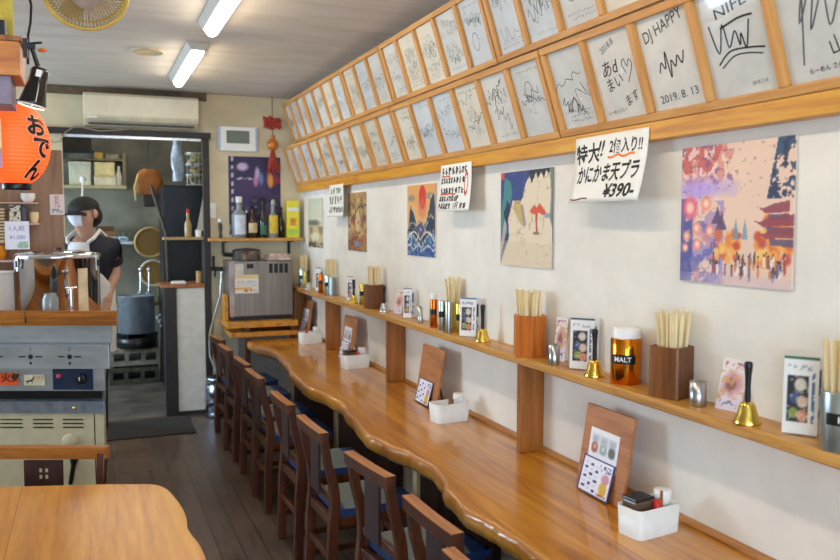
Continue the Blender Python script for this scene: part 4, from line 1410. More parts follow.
menu_board(1.6, 5.32, 'wooden menu board behind the third white caddy')
menu_board(1.628, 6.6, 'wooden menu board at the far end of the counter')
M_lidsm = plain('smoky_black_lid', '1b1a1c', 0.2)
M_clear = plain('smoky_plastic', '5f4a3a', 0.15, var=0.1)
M_red_pl = plain('red_plastic', 'c92a1c', 0.35)
def caddy(x, y, label, rz, kind):
    t = thing('condiment_caddy', label, 'condiment caddy', (x, y, ZT), rz, 'white condiment caddies on the counter')
    L, D, H = 0.18, 0.105, 0.088
    o, i = [], []
    for (hx, hy, c, dst) in ((L / 2, D / 2, 0.022, o), (L / 2 - 0.004, D / 2 - 0.004, 0.018, i)):
        for sx, sy, a0 in ((1, 1, 0), (-1, 1, 90), (-1, -1, 180), (1, -1, 270)):
            for k in range(4):
                a = R(a0 + k * 30)
                dst.append((sx * (hx - c) + c * math.cos(a), sy * (hy - c) + c * math.sin(a)))
    n = len(o)
    m = MB()
    vs = [(p[0] * 0.95, p[1] * 0.95, 0) for p in o] + [(p[0], p[1], H) for p in o] + [(p[0], p[1], H) for p in i] + [(p[0] * 0.95, p[1] * 0.95, 0.004) for p in i]
    fs = []
    for a in range(n):
        b = (a + 1) % n
        for k in range(3):
            fs.append((k * n + a, k * n + b, (k + 1) * n + b, (k + 1) * n + a))
    m.add(vs, fs, 0, True)
    m.add(vs, [tuple(range(n))[::-1], tuple(range(3 * n, 4 * n))], 0)
    obj('tray', m, M_white, t)
    return t
def extra(name, label, cat, mb, mats, loc, rz=0.0, **kw):
    return tag(obj(name, mb, mats, None, loc, rz, **kw), label, cat, 'jars and cups in the white caddies')
CAD = [(1.55, 1.985, 'white condiment caddy nearest the camera', 0), (1.56, 3.49, 'white condiment caddy second from the camera', 1),
       (1.575, 5.02, 'white condiment caddy third from the camera', 2), (1.575, 6.17, 'white condiment caddy farthest along the counter', 3)]
for x, y, lab, k in CAD:
    rz = R(8)
    caddy(x, y, lab, rz, k)
    ord_ = ['nearest', 'second', 'third', 'farthest'][k]
    def at(dx, dy):
        return (x + dx * math.cos(rz) - dy * math.sin(rz), y + dx * math.sin(rz) + dy * math.cos(rz), ZT + 0.0045)
    if k in (0, 2):
        jb = thing('seasoning_box', 'black-lidded clear seasoning box in the %s white caddy' % ord_, 'container', at(-0.035, 0.01), rz, 'jars and cups in the white caddies')
        obj('box', MB().box((-0.036, -0.03, 0), (0.036, 0.03, 0.1)), M_clear, jb, bevel=0.006)
        obj('lid', MB().box((-0.039, -0.033, 0.1005), (0.039, 0.033, 0.109)), M_lidsm, jb, bevel=0.004)
    cupp = MB().lathe([(0.019, 0), (0.021, 0.004), (0.021, 0.085), (0.027, 0.095), (0.027, 0.118), (0.024, 0.122), (0.0001, 0.122)], 20)
    extra('white_shaker', 'white shaker in the %s white caddy' % ord_, 'shaker', cupp, M_white, at(0.045, -0.012))
    rb = MB().lathe([(0.014, 0), (0.015, 0.003), (0.015, 0.075), (0.012, 0.085), (0.012, 0.1), (0.0001, 0.101)], 16)
    if k != 1:
        extra('red_shaker', 'red-topped shaker in the %s white caddy' % ord_, 'shaker', rb, M_red_pl, at(0.004, -0.026 if k else -0.03) if k in (0, 2) else at(-0.03, 0.0))
    else:
        extra('brown_shaker', 'brown shaker in the second white caddy', 'shaker', rb, M_walnut, at(0.045, 0.03) if False else at(-0.002, -0.02))
    if k == 0:
        sp = MB().box((-0.004, -0.002, 0), (0.004, 0.002, 0.125))
        extra('wooden_spoon', 'small wooden stick leaning in the nearest white caddy', 'spoon', sp, M_brkt, at(0.022, -0.03), rz=0.2)

# ------------------------------------------------------------------ back wall: air conditioner, intercom, charm, shelf, bottles
ac = thing('air_conditioner', 'cream wall air conditioner above the kitchen doorway', 'air conditioner', (0.41, YB, 2.36))
M_ac = plain('cream_plastic', 'ddd2b4', 0.3, var=0.02)
m = MB()
pr = [(0.0, 0.0), (-0.1, 0.0), (-0.165, 0.035), (-0.19, 0.07), (-0.195, 0.22), (-0.17, 0.24), (0.0, 0.24)]
vs = [(-0.43, y, z) for y, z in pr] + [(0.43, y, z) for y, z in pr]
n = len(pr)
m.add(vs, [tuple(range(n))[::-1], tuple(range(n, 2 * n))] + [(i, (i + 1) % n, n + (i + 1) % n, n + i) for i in range(n)])
m.v = [(a, b - 0.002, c) for a, b, c in m.v]
obj('casing', m, M_ac, ac, bevel=0.008)
obj('air_flap', MB().box((-0.4, -0.185, 0.012), (0.4, -0.178, 0.05), M=Matrix.Rotation(R(-6), 4, 'X')), plain('flap_plastic', 'b9b199', 0.4), ac, bevel=0.002)
obj('outlet', MB().box((-0.395, -0.155, 0.004), (0.395, -0.11, 0.012)), M_black, ac)
obj('status_lights', MB().box((-0.405, -0.1995, 0.045), (-0.33, -0.196, 0.06)), M_white, ac)
ic = thing('intercom_monitor', 'white wall monitor with grey-green screen beside the doorway', 'monitor', (1.175, YB - 0.001, 2.2))
obj('casing', MB().box((-0.155, -0.03, 0), (0.155, 0, 0.205)), M_white, ic, bevel=0.008)
for s in (-1, 1):
    obj('side_grip', MB().box((s * 0.155 - 0.012, -0.032, 0.01), (s * 0.155 + 0.012, -0.002, 0.195)), plain('pale_blue_plastic', 'a9b4c8', 0.4), ic, bevel=0.005)
obj('screen', MB().box((-0.095, -0.0315, 0.065), (0.095, -0.0302, 0.17)), plain('lcd_screen', '6d7566', 0.25, var=0.03), ic)
tag(obj('wall_switch', MB().box((-0.028, -0.012, 0), (0.028, 0, 0.125)).box((-0.012, -0.017, 0.04), (0.012, -0.012, 0.085)), M_white, None, (0.958, YB - 0.001, 1.64), bevel=0.002), 'white wall switch plate beside the purple poster', 'switch')
def art_purple(c):
    c.fill(c.U >= 0, '2e2348')
    c.fill(c.n(5, 61) > 0.5, '47325f', 0.7)
    c.fill((c.U > 0.78) & (c.V > 0.6) & (c.n(7, 62) > 0.4), '8f2733', 0.9)
    c.fill(c.ell(0.27, 0.87, 0.1, 0.05, 0.3, 0.5, 63), 'd6bfd8', 0.9)
    for x, y, q in ((0.55, 0.79, 'c9c3e0'), (0.62, 0.72, '6f8fd0'), (0.52, 0.7, 'd98aa8'), (0.77, 0.75, 'b05a4a'), (0.8, 0.7, 'e0a23a')):
        c.fill(c.ell(x, y, 0.05, 0.09, 0.3, 0.5, 64), q, 0.85)
    c.fill(c.rect(0.16, 0.71, 0.46, 0.73) & (c.n(30, 65) > 0.45), 'd8d2e2', 0.9)
    c.fill((c.U > 0.05) & (c.U < 0.09) & (np.sin(c.V * 60) > 0), 'e6e0ea', 0.8)
    c.fill((c.V < 0.5) & (c.n(9, 66) > 0.62), '6d4a6a', 0.8)
    c.fill((c.V < 0.4) & (c.n(12, 67) > 0.66), 'b9a9b4', 0.7)
    c.fill(c.rect(0, 0, 1, 0.01), 'b09a4a')
tag(panel('poster', 0.44, 0.66, 50, 74, art_purple, None, 0.003, 'b5a05a', (1.315, YB - 0.003, 1.5), 0), 'dark purple event poster behind the bottles', 'poster')
ch = thing('hanging_charm', 'red carved lucky charm hanging on a string in the corner', 'charm', (1.46, YB - 0.06, 1.97))
M_lac = plain('red_lacquer', '9c2f1c', 0.4, var=0.25, scale=60)
M_lac2 = plain('gilded_lacquer', 'c0702a', 0.35, 0.2, var=0.25, scale=60)
obj('string', MB().tube([(0.0, 0, 0.69), (0, 0, 0.52)], 0.003).tube([(0, 0, 0.42), (0, 0, 0.34)], 0.003), M_post, ch)
pl = [(-0.08, 0.52), (-0.075, 0.53), (-0.05, 0.515), (-0.02, 0.535), (0.01, 0.515), (0.05, 0.52), (0.078, 0.5), (0.07, 0.47), (0.078, 0.44), (0.06, 0.42), (0.04, 0.435), (0.0, 0.415), (-0.04, 0.43), (-0.075, 0.435), (-0.07, 0.47)]
m = MB().prism(pl[::-1], -0.012, 0.012, M=Matrix.Rotation(R(90), 4, 'X'))
r = random.Random(5)
for k in range(14):
    m.sphere((r.uniform(-0.055, 0.055), -0.012, r.uniform(0.44, 0.505)), (0.014, 0.007, 0.01), 8, 6, 0)
obj('carved_plaque', m, M_lac, ch)
obj('gourd', MB().sphere((0, 0, 0.29), (0.048, 0.036, 0.052), 16, 10).sphere((0, 0, 0.355), (0.022, 0.02, 0.022), 12, 8), M_lac2, ch)
m = MB()
for k in range(16):
    a = k / 16 * 2 * PI
    m.tube([(0.008 * math.cos(a), 0.008 * math.sin(a), 0.245), (0.03 * math.cos(a), 0.018 * math.sin(a), 0.16), (0.042 * math.cos(a), 0.024 * math.sin(a), 0.06 + 0.02 * (k % 3))], 0.006, 5)
obj('tassel', m, M_lac, ch)
bs = thing('bottle_shelf', 'short wooden shelf on the back wall carrying bottles', 'shelf', (1.3, YB, 1.475))
obj('board', MB().box((-0.39, -0.17, -0.026), (0.4, -0.001, 0)), M_shelf, bs, bevel=0.003)
for x in (-0.26, 0.3):
    obj('bracket', MB().box((x - 0.012, -0.14, -0.036), (x + 0.012, -0.001, -0.0265)).box((x - 0.012, -0.013, -0.14), (x + 0.012, -0.001, -0.036)), M_black, bs)
M_cl = plain('clear_glass_bottle', 'b9c2c0', 0.08, 0, var=0.02, trans=0.55)
M_br = plain('brown_glass', '3a2012', 0.1, var=0.05, coat=0.5)
M_gr = plain('dark_green_glass', '14261e', 0.1, var=0.05, coat=0.5)
M_dk = plain('dark_glass', '17141a', 0.1, var=0.05, coat=0.5)
def bottle(x, y, r, h, neck, mat_, cap, capm, label, lab=None):
    z = 1.475
    t = thing('bottle', label, 'bottle', (x, y, z), group='bottles on the back-wall shelf')
    hb = h * neck
    obj('glass', MB().lathe([(r * 0.9, 0), (r, 0.005), (r, hb - 0.04), (r * 0.8, hb - 0.012), (r * 0.4, hb + 0.012), (r * 0.36, h - cap), (r * 0.36, h - 0.003)], 20), mat_, t)
    obj('cap', MB().lathe([(r * 0.44, h - cap), (r * 0.44, h), (0.0001, h + 0.001)], 16, cap0=True), capm, t)
    if lab:
        c, z0, z1, a = lab
        m = MB()
        vs = []
        for i in range(13):
            th = R(-90) - a + 2 * a * i / 12
            vs += [((r + 0.0008) * math.cos(th), (r + 0.0008) * math.sin(th), z0), ((r + 0.0008) * math.cos(th), (r + 0.0008) * math.sin(th), z1)]
        m.add(vs, [(2 * i, 2 * i + 2, 2 * i + 3, 2 * i + 1) for i in range(12)], 0, True)
        obj('paper_label', m, c, t)
    return t
L1 = plain('pale_blue_label', 'cfd3dc', 0.6)
L2 = plain('yellow_label', 'd9b435', 0.6, var=0.12, scale=40)
L3 = plain('cream_label', 'cdb78c', 0.6, var=0.1)
L4 = plain('green_label', '3f6a54', 0.6)
bottle(1.165, 6.92, 0.062, 0.345, 0.66, M_cl, 0.05, M_white, 'tall clear bottle with white cap, leftmost of the large bottles', (L1, 0.03, 0.19, 0.8))
bottle(1.272, 6.9, 0.045, 0.26, 0.66, M_br, 0.03, M_black, 'short brown bottle with cream label on the back shelf', (L3, 0.045, 0.125, 0.9))
bottle(1.36, 6.895, 0.038, 0.335, 0.6, M_gr, 0.04, M_black, 'dark green bottle between brown and yellow-label bottles', (L4, 0.03, 0.11, 0.9))
bottle(1.445, 6.9, 0.046, 0.325, 0.62, M_cl, 0.035, M_silver, 'clear bottle with orange-yellow label on the back shelf', (L2, 0.04, 0.19, 0.9))
bottle(1.52, 6.93, 0.03, 0.26, 0.6, M_dk, 0.03, M_black, 'slim dark bottle behind the yellow-label bottle')
bottle(1.237, 6.97, 0.021, 0.24, 0.6, M_dk, 0.03, M_silver, 'slim dark bottle half hidden behind the tall clear bottle')
yb = thing('drink_carton', 'bright yellow drink carton at the right end of the back shelf', 'carton', (1.61, 6.9, 1.475))
obj('carton', MB().box((-0.052, -0.045, 0), (0.052, 0.045, 0.315)), plain('yellow_carton', 'e9dc3f', 0.45, var=0.03), yb, bevel=0.004)
m = MB()
write(m, '麦', 0.07, 0, 0.135, -0.0462, bold=0.01)
obj('red_lettering', m, M_red, yb)
obj('green_stripe', MB().box((-0.05, -0.0458, 0.02), (0.05, -0.0452, 0.075)), plain('lime_print', 'b5cf4a', 0.5), yb)
obj('white_stripe', MB().box((-0.05, -0.0458, 0.225), (0.05, -0.0452, 0.255)), M_white, yb)
fg = thing('figurine', 'small pale figurine at the left end of the back shelf', 'figurine', (1.005, 6.9, 1.475))
obj('body', MB().lathe([(0.018, 0), (0.012, 0.05), (0.022, 0.09), (0.012, 0.125), (0.0001, 0.13)], 14), plain('figurine_dark', '3a352f', 0.5), fg)
obj('head', MB().sphere((0, 0, 0.145), 0.018, 12, 8), M_white, fg)

# ------------------------------------------------------------------ drinks dispenser on its stand, tap, keg
dp = thing('drink_dispenser', 'stainless box dispenser with notices taped to its front', 'dispenser', (1.285, 6.6, 0.835))
obj('cabinet', MB().box((-0.255, 0.0, 0.012), (0.255, 0.36, 0.46)), plain('satin_steel', '8c8278', 0.35, 0.9, var=0.1, scale=30, stretch=(1, 1, 0.04)), dp, bevel=0.006)
obj('left_edge', MB().box((-0.258, -0.004, 0.012), (-0.222, -0.0005, 0.46)), M_chrome, dp)
obj('base', MB().box((-0.25, 0.01, -0.02), (0.25, 0.35, 0.0118)), M_black, dp)
obj('badge', MB().box((-0.12, -0.004, 0.4), (-0.065, -0.0005, 0.438)), M_black, dp)
for k in range(4):
    x = 0.06 + k * 0.042
    obj('vent_slot', MB().box((x, -0.003, 0.36), (x + 0.03, -0.0005, 0.435)), M_black, dp)
def art_notice(c):
    c.fill(c.U >= 0, 'e4dcd0')
    c.fill(c.V > 0.8, 'e0c27a', 0.8)
    c.fill(c.rect(0.08, 0.4, 0.92, 0.76) & (np.sin(c.V * 90) > 0.2) & (c.n(20, 71) > 0.35), '9aa0aa', 0.8)
    c.fill(c.rect(0, 0.2, 0.7, 0.32), 'dfa63f', 0.8)
    c.fill(c.rect(0.35, 0.08, 0.95, 0.2) & (c.n(22, 72) > 0.45), 'a0452f', 0.8)
panel('notice', 0.19, 0.15, 30, 24, art_notice, dp, 0.001, 'e0d8cc', (-0.12, -0.0014, 0.2))
obj('sticker', MB().box((-0.215, -0.003, 0.345), (-0.145, -0.0005, 0.44)), plain('pale_sticker', 'c9c0b4', 0.5), dp)
ds = thing('dispenser_stand', 'wooden two-tier stand under the stainless dispenser', 'stand', (1.27, 6.66, 0))
obj('top_board', MB().box((-0.28, -0.155, 0.765), (0.29, 0.3, 0.814)), M_table, ds, bevel=0.004)
obj('lower_board', MB().box((-0.25, -0.15, 0.69), (0.29, 0.3, 0.73)), M_table, ds, bevel=0.004)
obj('back_panel', MB().box((-0.13, 0.25, 0.0), (0.285, 0.29, 0.6895)), plain('grey_panel', '8d877c', 0.6), ds)
for s in (-0.12, 0.25):
    obj('leg', MB().box((s - 0.02, -0.15, 0), (s + 0.02, -0.11, 0.6895)), M_chair, ds)
    obj('spacer', MB().box((s - 0.02, -0.15, 0.7302), (s + 0.02, 0.25, 0.7648)), M_chair, ds)
pn = thing('lidded_pan', 'shallow steel pan with dark handle on top of the dispenser', 'pan', (1.19, 6.74, 1.296))
obj('pan', MB().lathe([(0.1, 0), (0.115, 0.006), (0.115, 0.075), (0.12, 0.08)], 28), M_steel, pn)
obj('lid', MB().lathe([(0.119, 0.0805), (0.09, 0.092), (0.02, 0.1), (0.0001, 0.1)], 28), M_black, pn)
obj('handle', MB().tube([(-0.115, -0.01, 0.045), (-0.19, -0.02, 0.05)], 0.018), M_black, pn)
def art_cloth(c):
    c.fill(c.U >= 0, 'd9c9c0')
    c.fill(np.sin(c.V * 30 + c.U * 4) > 0.5, 'b98a84', 0.8)
fc = MB()
for k in range(4):
    fc.box((-0.09 + 0.006 * k, -0.08 + 0.004 * k, 0.013 * k), (0.1 - 0.01 * k, 0.08, 0.013 * k + 0.0125))
tag(obj('folded_cloth', fc, plain('pinkish_cloth', 'cdb6ae', 0.85, var=0.2, scale=30), None, (1.43, 6.72, 1.296), 0.1, bevel=0.005), 'folded pinkish cloth on top of the dispenser', 'cloth')
tp = thing('beer_tap', 'black beer tap fixed to the wall left of the dispenser', 'tap', (0.97, YB - 0.0005, 1.22))
obj('shank', MB().tube([(0, 0, 0), (0, -0.16, 0)], 0.016).tube([(0.045, -0.14, 0.0), (-0.05, -0.14, 0.005)], 0.017), M_black, tp)
obj('lever', MB().tube([(-0.03, -0.15, 0.01), (-0.032, -0.155, 0.04), (-0.033, -0.16, 0.11)], [0.008, 0.011, 0.014]), M_black, tp)
obj('spout', MB().tube([(-0.02, -0.15, -0.01), (-0.025, -0.17, -0.06)], 0.009), M_black, tp)
hose = MB().tube([(1.005, 6.85, 1.2), (0.985, 6.83, 1.0), (0.93, 6.86, 0.8), (0.9, 6.9, 0.62), (0.9, 6.88, 0.5), (0.945, 6.85, 0.36)], 0.007)
tag(obj('hose', hose, M_greymet, None, origin=(0.945, 6.85, 0.36)), 'grey hose running from the tap down to the keg', 'hose')
tag(obj('power_cord', MB().tube([(0.955, 6.985, 0.95), (0.94, 6.97, 0.8), (0.905, 6.95, 0.65), (0.92, 6.97, 0.56), (0.96, 6.98, 0.62), (0.95, 6.985, 0.74)], 0.005), plain('yellow_cord', 'c9b26a', 0.5), None, origin=(0.955, 6.985, 0.56)), 'pale yellow looped cord hanging on the wall above the keg', 'cord')
tag(obj('chopping_board', MB().box((-0.016, -0.07, 0), (0.016, 0.07, 0.21)), M_table, None, (1.008, 6.72, 0.815), bevel=0.004), 'small wooden board standing left of the dispenser', 'chopping board')
kg = thing('beer_keg', 'small steel keg on the floor by the back wall', 'keg', (0.975, 6.83, 0))
pr = [(0.1, 0), (0.115, 0.005), (0.118, 0.04), (0.11, 0.05), (0.122, 0.065), (0.122, 0.12), (0.126, 0.13), (0.122, 0.14), (0.122, 0.2), (0.126, 0.21), (0.122, 0.22), (0.122, 0.265), (0.1, 0.29), (0.112, 0.3), (0.115, 0.33), (0.105, 0.332), (0.1, 0.3), (0.0001, 0.298)]
obj('barrel', MB().lathe(pr, 32), plain('keg_steel', '9aa6b8', 0.22, 1.0, var=0.04), kg)
obj('valve', MB().lathe([(0.02, 0.299), (0.02, 0.335), (0.0001, 0.336)], 12), M_black, kg)
tag(obj('door_mat', MB().box((0.06, 6.33, 0.0005), (0.72, 6.9, 0.011)), plain('dark_mat', '29231f', 0.9, var=0.3, scale=80, bump=0.2), None, origin=(0.39, 6.6, 0), bevel=0.003), 'dark doormat on the floor in front of the kitchen doorway', 'mat')
fl = MB().box((0.13, 5.45, 0.0004), (0.34, 6.3, 0.003))
tag(obj('floor_patch', fl, plain('brown_vinyl', '5c4733', 0.45, var=0.12), None, origin=(0.235, 5.9, 0)), 'brown vinyl patch on the floor beside the beige cabinet', 'floor patch')

# ------------------------------------------------------------------ ceiling fan and round vent
fan = thing('ceiling_fan', 'yellowed wire-cage fan hanging at the top left', 'fan', (0.01, 3.42, ZC))
M_yel = plain('yellowed_plastic', 'd8b95a', 0.4, var=0.08)
T = Matrix.Translation((0.0, 0.0, -0.185)) @ Matrix.Rotation(R(-50), 4, 'X')
Rf = 0.15
ring = lambda rad, z: [(rad * math.cos(2 * PI * k / 48), rad * math.sin(2 * PI * k / 48), z) for k in range(48)]
obj('cage_ring', MB().tube(ring(Rf, 0), 0.009, 8, closed=True, M=T).tube(ring(Rf * 0.97, 0.05), 0.005, 6, closed=True, M=T), M_yel, fan)
w = MB()
for k in range(64):
    a = 2 * PI * k / 64
    w.tube([(0.05 * math.cos(a), 0.05 * math.sin(a), -0.03), (0.1 * math.cos(a), 0.1 * math.sin(a), -0.028), (Rf * math.cos(a), Rf * math.sin(a), 0)], 0.0016, 4, M=T)
    w.tube([(0.05 * math.cos(a), 0.05 * math.sin(a), 0.09), (0.1 * math.cos(a), 0.1 * math.sin(a), 0.085), (Rf * math.cos(a), Rf * math.sin(a), 0.0)], 0.0016, 4, M=T)
obj('wire_guard', w, plain('guard_wire', 'a58a4a', 0.4), fan)
obj('centre_badge', MB().lathe([(0.0001, -0.034), (0.05, -0.033), (0.055, -0.028), (0.0001, -0.027)], 28, M=T), plain('badge_grey', 'b5a999', 0.4), fan)
b = MB()
for k in range(3):
    a0 = 2 * PI * k / 3
    vs = []
    for i in range(6):
        rr_ = 0.03 + 0.105 * i / 5
        wd = 0.5 - 0.25 * (i / 5) ** 2
        for s, z in ((-1, 0.018), (1, 0.045)):
            vs.append((rr_ * math.cos(a0 + s * wd), rr_ * math.sin(a0 + s * wd), z))
    b.add(vs, [(2 * i, 2 * i + 1, 2 * i + 3, 2 * i + 2) for i in range(5)], 0, True, T)
obj('blades', b, plain('blade_plastic', 'cbb98a', 0.35), fan)
obj('motor', MB().lathe([(0.045, 0.05), (0.05, 0.06), (0.05, 0.11), (0.03, 0.13), (0.0001, 0.131)], 20, M=T), M_yel, fan)
obj('mount', MB().tube([(0, 0.01, -0.08), (0, 0, -0.012)], 0.018).lathe([(0.06, -0.02), (0.06, -0.001)], 20).tube([(-0.165, 0.05, -0.1), (-0.16, 0.02, -0.17), (-0.12, -0.08, -0.22)], 0.006), M_yel, fan)
vt = MB().lathe([(0.105, 0), (0.105, -0.006), (0.085, -0.012), (0.08, -0.006), (0.0001, -0.006)], 32)
tag(obj('ceiling_vent', vt, plain('vent_plastic', 'c2b391', 0.5), None, (0.366, 5.39, ZC - 0.0005)), 'round flat vent on the ceiling left of the strip lamps', 'vent')
# ------------------------------------------------------------------ left serving counter (turned 22 degrees to the room)
A = (0.13, 4.6, 0)
M_edgew = wood('serving_counter_wood', '84420a', 'a86014', 'c07a24', 'X', 0.35, 0.4)
sc_ = thing('serving_counter', 'wooden serving counter with stepped edge in front of the cook', 'counter', A, LT)
def foot_cut(x1, D, y0, x0=-2.2):
    return [(x0, y0), (x1, y0), (x1 - 0.1, y0 + 0.27), (x1 - 0.3, D), (x0, D)]
def foot(x1, D, y0, x0=-2.2):
    return [(x0, y0), (x1, y0), (x1 - 0.37 * (D - y0), D), (x0, D)]
obj('worktop', MB().prism(foot_cut(-0.008, 0.7, 0.012), 1.054, 1.07), M_edgew, sc_, bevel=0.003)
obj('upper_edge', MB().prism(foot(0.0, 0.03, -0.012), 1.1, 1.134), M_edgew, sc_, bevel=0.004)
obj('lower_edge', MB().prism(foot(-0.006, 0.03, 0.0), 1.0703, 1.0998), M_edgew, sc_, bevel=0.003)
obj('seam', MB().box((-0.49, -0.0135, 1.071), (-0.487, 0.02, 1.1345)), M_post, sc_)
gr = thing('griddle', 'stainless griddle with two marked gas controls under the serving counter', 'griddle', A, LT)
M_stl2 = plain('scratched_steel', 'b2b8be', 0.42, 0.9, var=0.1, scale=14, stretch=(0.2, 1, 1))
obj('splash_strip', MB().prism(foot(-0.055, 0.55, 0.05), 0.957, 1.0535), M_stl2, gr)
obj('control_panel', MB().prism(foot(-0.045, 0.6, -0.02), 0.828, 0.956), M_stl2, gr, bevel=0.004)
obj('lower_panel', MB().prism(foot(-0.085, 0.6, 0.01), 0.703, 0.8275), M_stl2, gr, bevel=0.003)
obj('gap_shade', MB().prism(foot(-0.12, 0.55, 0.06), 0.6505, 0.7025), M_black, gr)  # solid black block stands in for the shaded gap under the griddle
for i, lx in enumerate((-0.255, -0.462, -0.67)):
    m = MB()
    m.box((lx - 0.062, -0.0215, 0.889), (lx - 0.026, -0.0205, 0.896)).box((lx + 0.026, -0.0215, 0.889), (lx + 0.062, -0.0215 + 0.001, 0.896))
    m.lathe([(0.009, 0), (0.013, 0), (0.013, 0.001), (0.009, 0.001)], 16, M=Matrix.Translation((lx, -0.0203, 0.8925)) @ Matrix.Rotation(R(90), 4, 'X'))
    m.lathe([(0.007, 0), (0.007, 0.001)], 12, M=Matrix.Translation((lx, -0.0203, 0.858)) @ Matrix.Rotation(R(90), 4, 'X'))
    m.box((lx - 0.004, -0.0215, 0.85), (lx + 0.004, -0.0205, 0.858))
    write(m, str(2 - i) if i < 2 else '3', 0.026, lx, 0.932, -0.0213, bold=0.01)
    obj('control_marking', m, M_ink, gr)
m = MB().box((-0.7, 0.008, 0.735), (-0.545, 0.0095, 0.8))
s = obj('orange_sticker', m, plain('orange_sticker', 'e2561c', 0.5), gr)
m = MB()
write(m, '火気', 0.05, -0.585, 0.775, 0.0072, bold=0.03)
obj('sticker_lettering', m, M_ink, s)
s = obj('cream_sticker', MB().box((-0.515, 0.008, 0.733), (-0.405, 0.0095, 0.79)), plain('cream_sticker', 'd8cfa8', 0.5), gr)
m = MB()
m.ribbon([(-0.505, 0.753), (-0.485, 0.757), (-0.47, 0.762), (-0.46, 0.78)], [0.006, 0.008, 0.009, 0.005], 0.0072)
m.ribbon([(-0.495, 0.755), (-0.497, 0.74)], 0.003, 0.0072).ribbon([(-0.472, 0.76), (-0.47, 0.742)], 0.003, 0.0072)
obj('sticker_figure', m, M_ink, s)
m = MB()
write(m, 'やけど', 0.022, -0.437, 0.777, 0.0071, bold=0.02)
obj('red_sticker_lettering', m, M_red, s)
p = obj('switch_panel', MB().box((-0.36, 0.004, 0.71), (-0.145, 0.0095, 0.822)), plain('navy_panel', '1d2c44', 0.35), gr, bevel=0.002)
obj('indicator', MB().lathe([(0.013, 0), (0.013, 0.006), (0.0001, 0.008)], 16, M=Matrix.Translation((-0.325, 0.004, 0.785)) @ Matrix.Rotation(R(90), 4, 'X')), plain('pink_lens', 'd2405c', 0.3), p)
obj('dial', MB().lathe([(0.03, 0), (0.027, 0.018), (0.0001, 0.02)], 24, M=Matrix.Translation((-0.205, 0.004, 0.77)) @ Matrix.Rotation(R(90), 4, 'X')).box((-0.21, -0.026, 0.755), (-0.2, -0.016, 0.795)), M_black, p, bevel=0.001)
obj('dial_pointer', MB().box((-0.2075, -0.0275, 0.765), (-0.2025, -0.0262, 0.785)), M_white, p)
cb = thing('gas_cabinet', 'beige vented metal cabinet with round knob carrying the griddle', 'cabinet', A, LT)
M_beige = plain('beige_enamel', 'cfc3a0', 0.45, var=0.03)
obj('top_plate', MB().prism(foot(-0.078, 0.6, -0.015), 0.587, 0.65), plain('grey_top_plate', '98a2b2', 0.36, 0.8, var=0.12), cb, bevel=0.006)
obj('body', MB().prism(foot(-0.09, 0.58, 0.0), 0.0, 0.5865), M_beige, cb)
obj('side_gap', MB().box((-0.143, -0.001, 0.03), (-0.138, 0.002, 0.582)), M_black, cb)
k = 0
for a, b in ((-0.645, -0.525), (-0.47, -0.362), (-0.31, -0.2)):
    for j in range(3):
        z = 0.55 - j * 0.021
        obj('vent_slit', MB().box((a, -0.0025, z - 0.004), (b, 0.001, z + 0.003)), plain('slit_shadow', '39301f', 0.6), cb)
obj('knob', MB().lathe([(0.04, 0), (0.04, 0.012), (0.03, 0.02), (0.0001, 0.022)], 24, M=Matrix.Translation((-0.275, 0.0, 0.433)) @ Matrix.Rotation(R(90), 4, 'X')), M_beige, cb, bevel=0.002)
obj('screw', MB().lathe([(0.009, 0), (0.009, 0.004), (0.0001, 0.006)], 12, M=Matrix.Translation((-0.24, -0.015, 0.615)) @ Matrix.Rotation(R(90), 4, 'X')), M_brass, cb)
obj('latch', MB().tube([(-0.25, -0.012, 0.34), (-0.255, -0.014, 0.3), (-0.275, -0.012, 0.2)], [0.024, 0.013, 0.012]), M_black, cb)

# ------------------------------------------------------------------ things on the serving counter
ur = thing('soup_pot', 'wide polished steel lidded pot on the serving counter', 'pot', (-0.17, 5.13, 1.0705))
obj('pot_wall', MB().lathe([(0.214, 0), (0.222, 0.005), (0.222, 0.335), (0.228, 0.34)], 48), M_chrome, ur)
obj('lid', MB().lathe([(0.231, 0.332), (0.233, 0.34), (0.231, 0.352), (0.217, 0.358), (0.1, 0.374), (0.0001, 0.376)], 48), M_chrome, ur)
obj('lid_knob', MB().lathe([(0.018, 0.375), (0.014, 0.38), (0.024, 0.386), (0.0001, 0.39)], 20), M_black, ur)
for a in (-30, -150, 60, 165):
    c, s_ = math.cos(R(a)), math.sin(R(a))
    Mx = Matrix.Rotation(R(a), 4, 'Z')
    cl_ = obj('lid_clip', MB().box((0.2315, -0.009, 0.26), (0.239, 0.009, 0.345), M=Mx), M_steel, ur, bevel=0.002)
    obj('clip_lever', MB().box((0.2395, -0.007, 0.285), (0.247, 0.007, 0.322), M=Mx), M_black, cl_, bevel=0.002)
Mx = Matrix.Rotation(R(-55), 4, 'Z')
m = MB()
vs = []
for i in range(9):
    a = R(-62 + i * 2.0)
    vs += [(0.2232 * math.cos(a), 0.2232 * math.sin(a), 0.02), (0.2232 * math.cos(a), 0.2232 * math.sin(a), 0.275)]
m.add(vs, [(2 * i, 2 * i + 2, 2 * i + 3, 2 * i + 1) for i in range(8)], 0, True)
obj('paper_label', m, plain('cream_tag', 'd9c9a4', 0.6), ur)
Mx = Matrix.Rotation(R(-76), 4, 'Z')
tp_ = obj('tap_body', MB().tube([(0.222, 0, 0.12), (0.28, 0, 0.12)], 0.016, M=Mx).tube([(0.28, 0, 0.17), (0.28, 0, 0.07)], 0.013, M=Mx), M_chrome, ur)
obj('tap_lever', MB().tube([(0.28, -0.03, 0.175), (0.28, 0.03, 0.175)], 0.008, M=Mx), M_chrome, tp_)
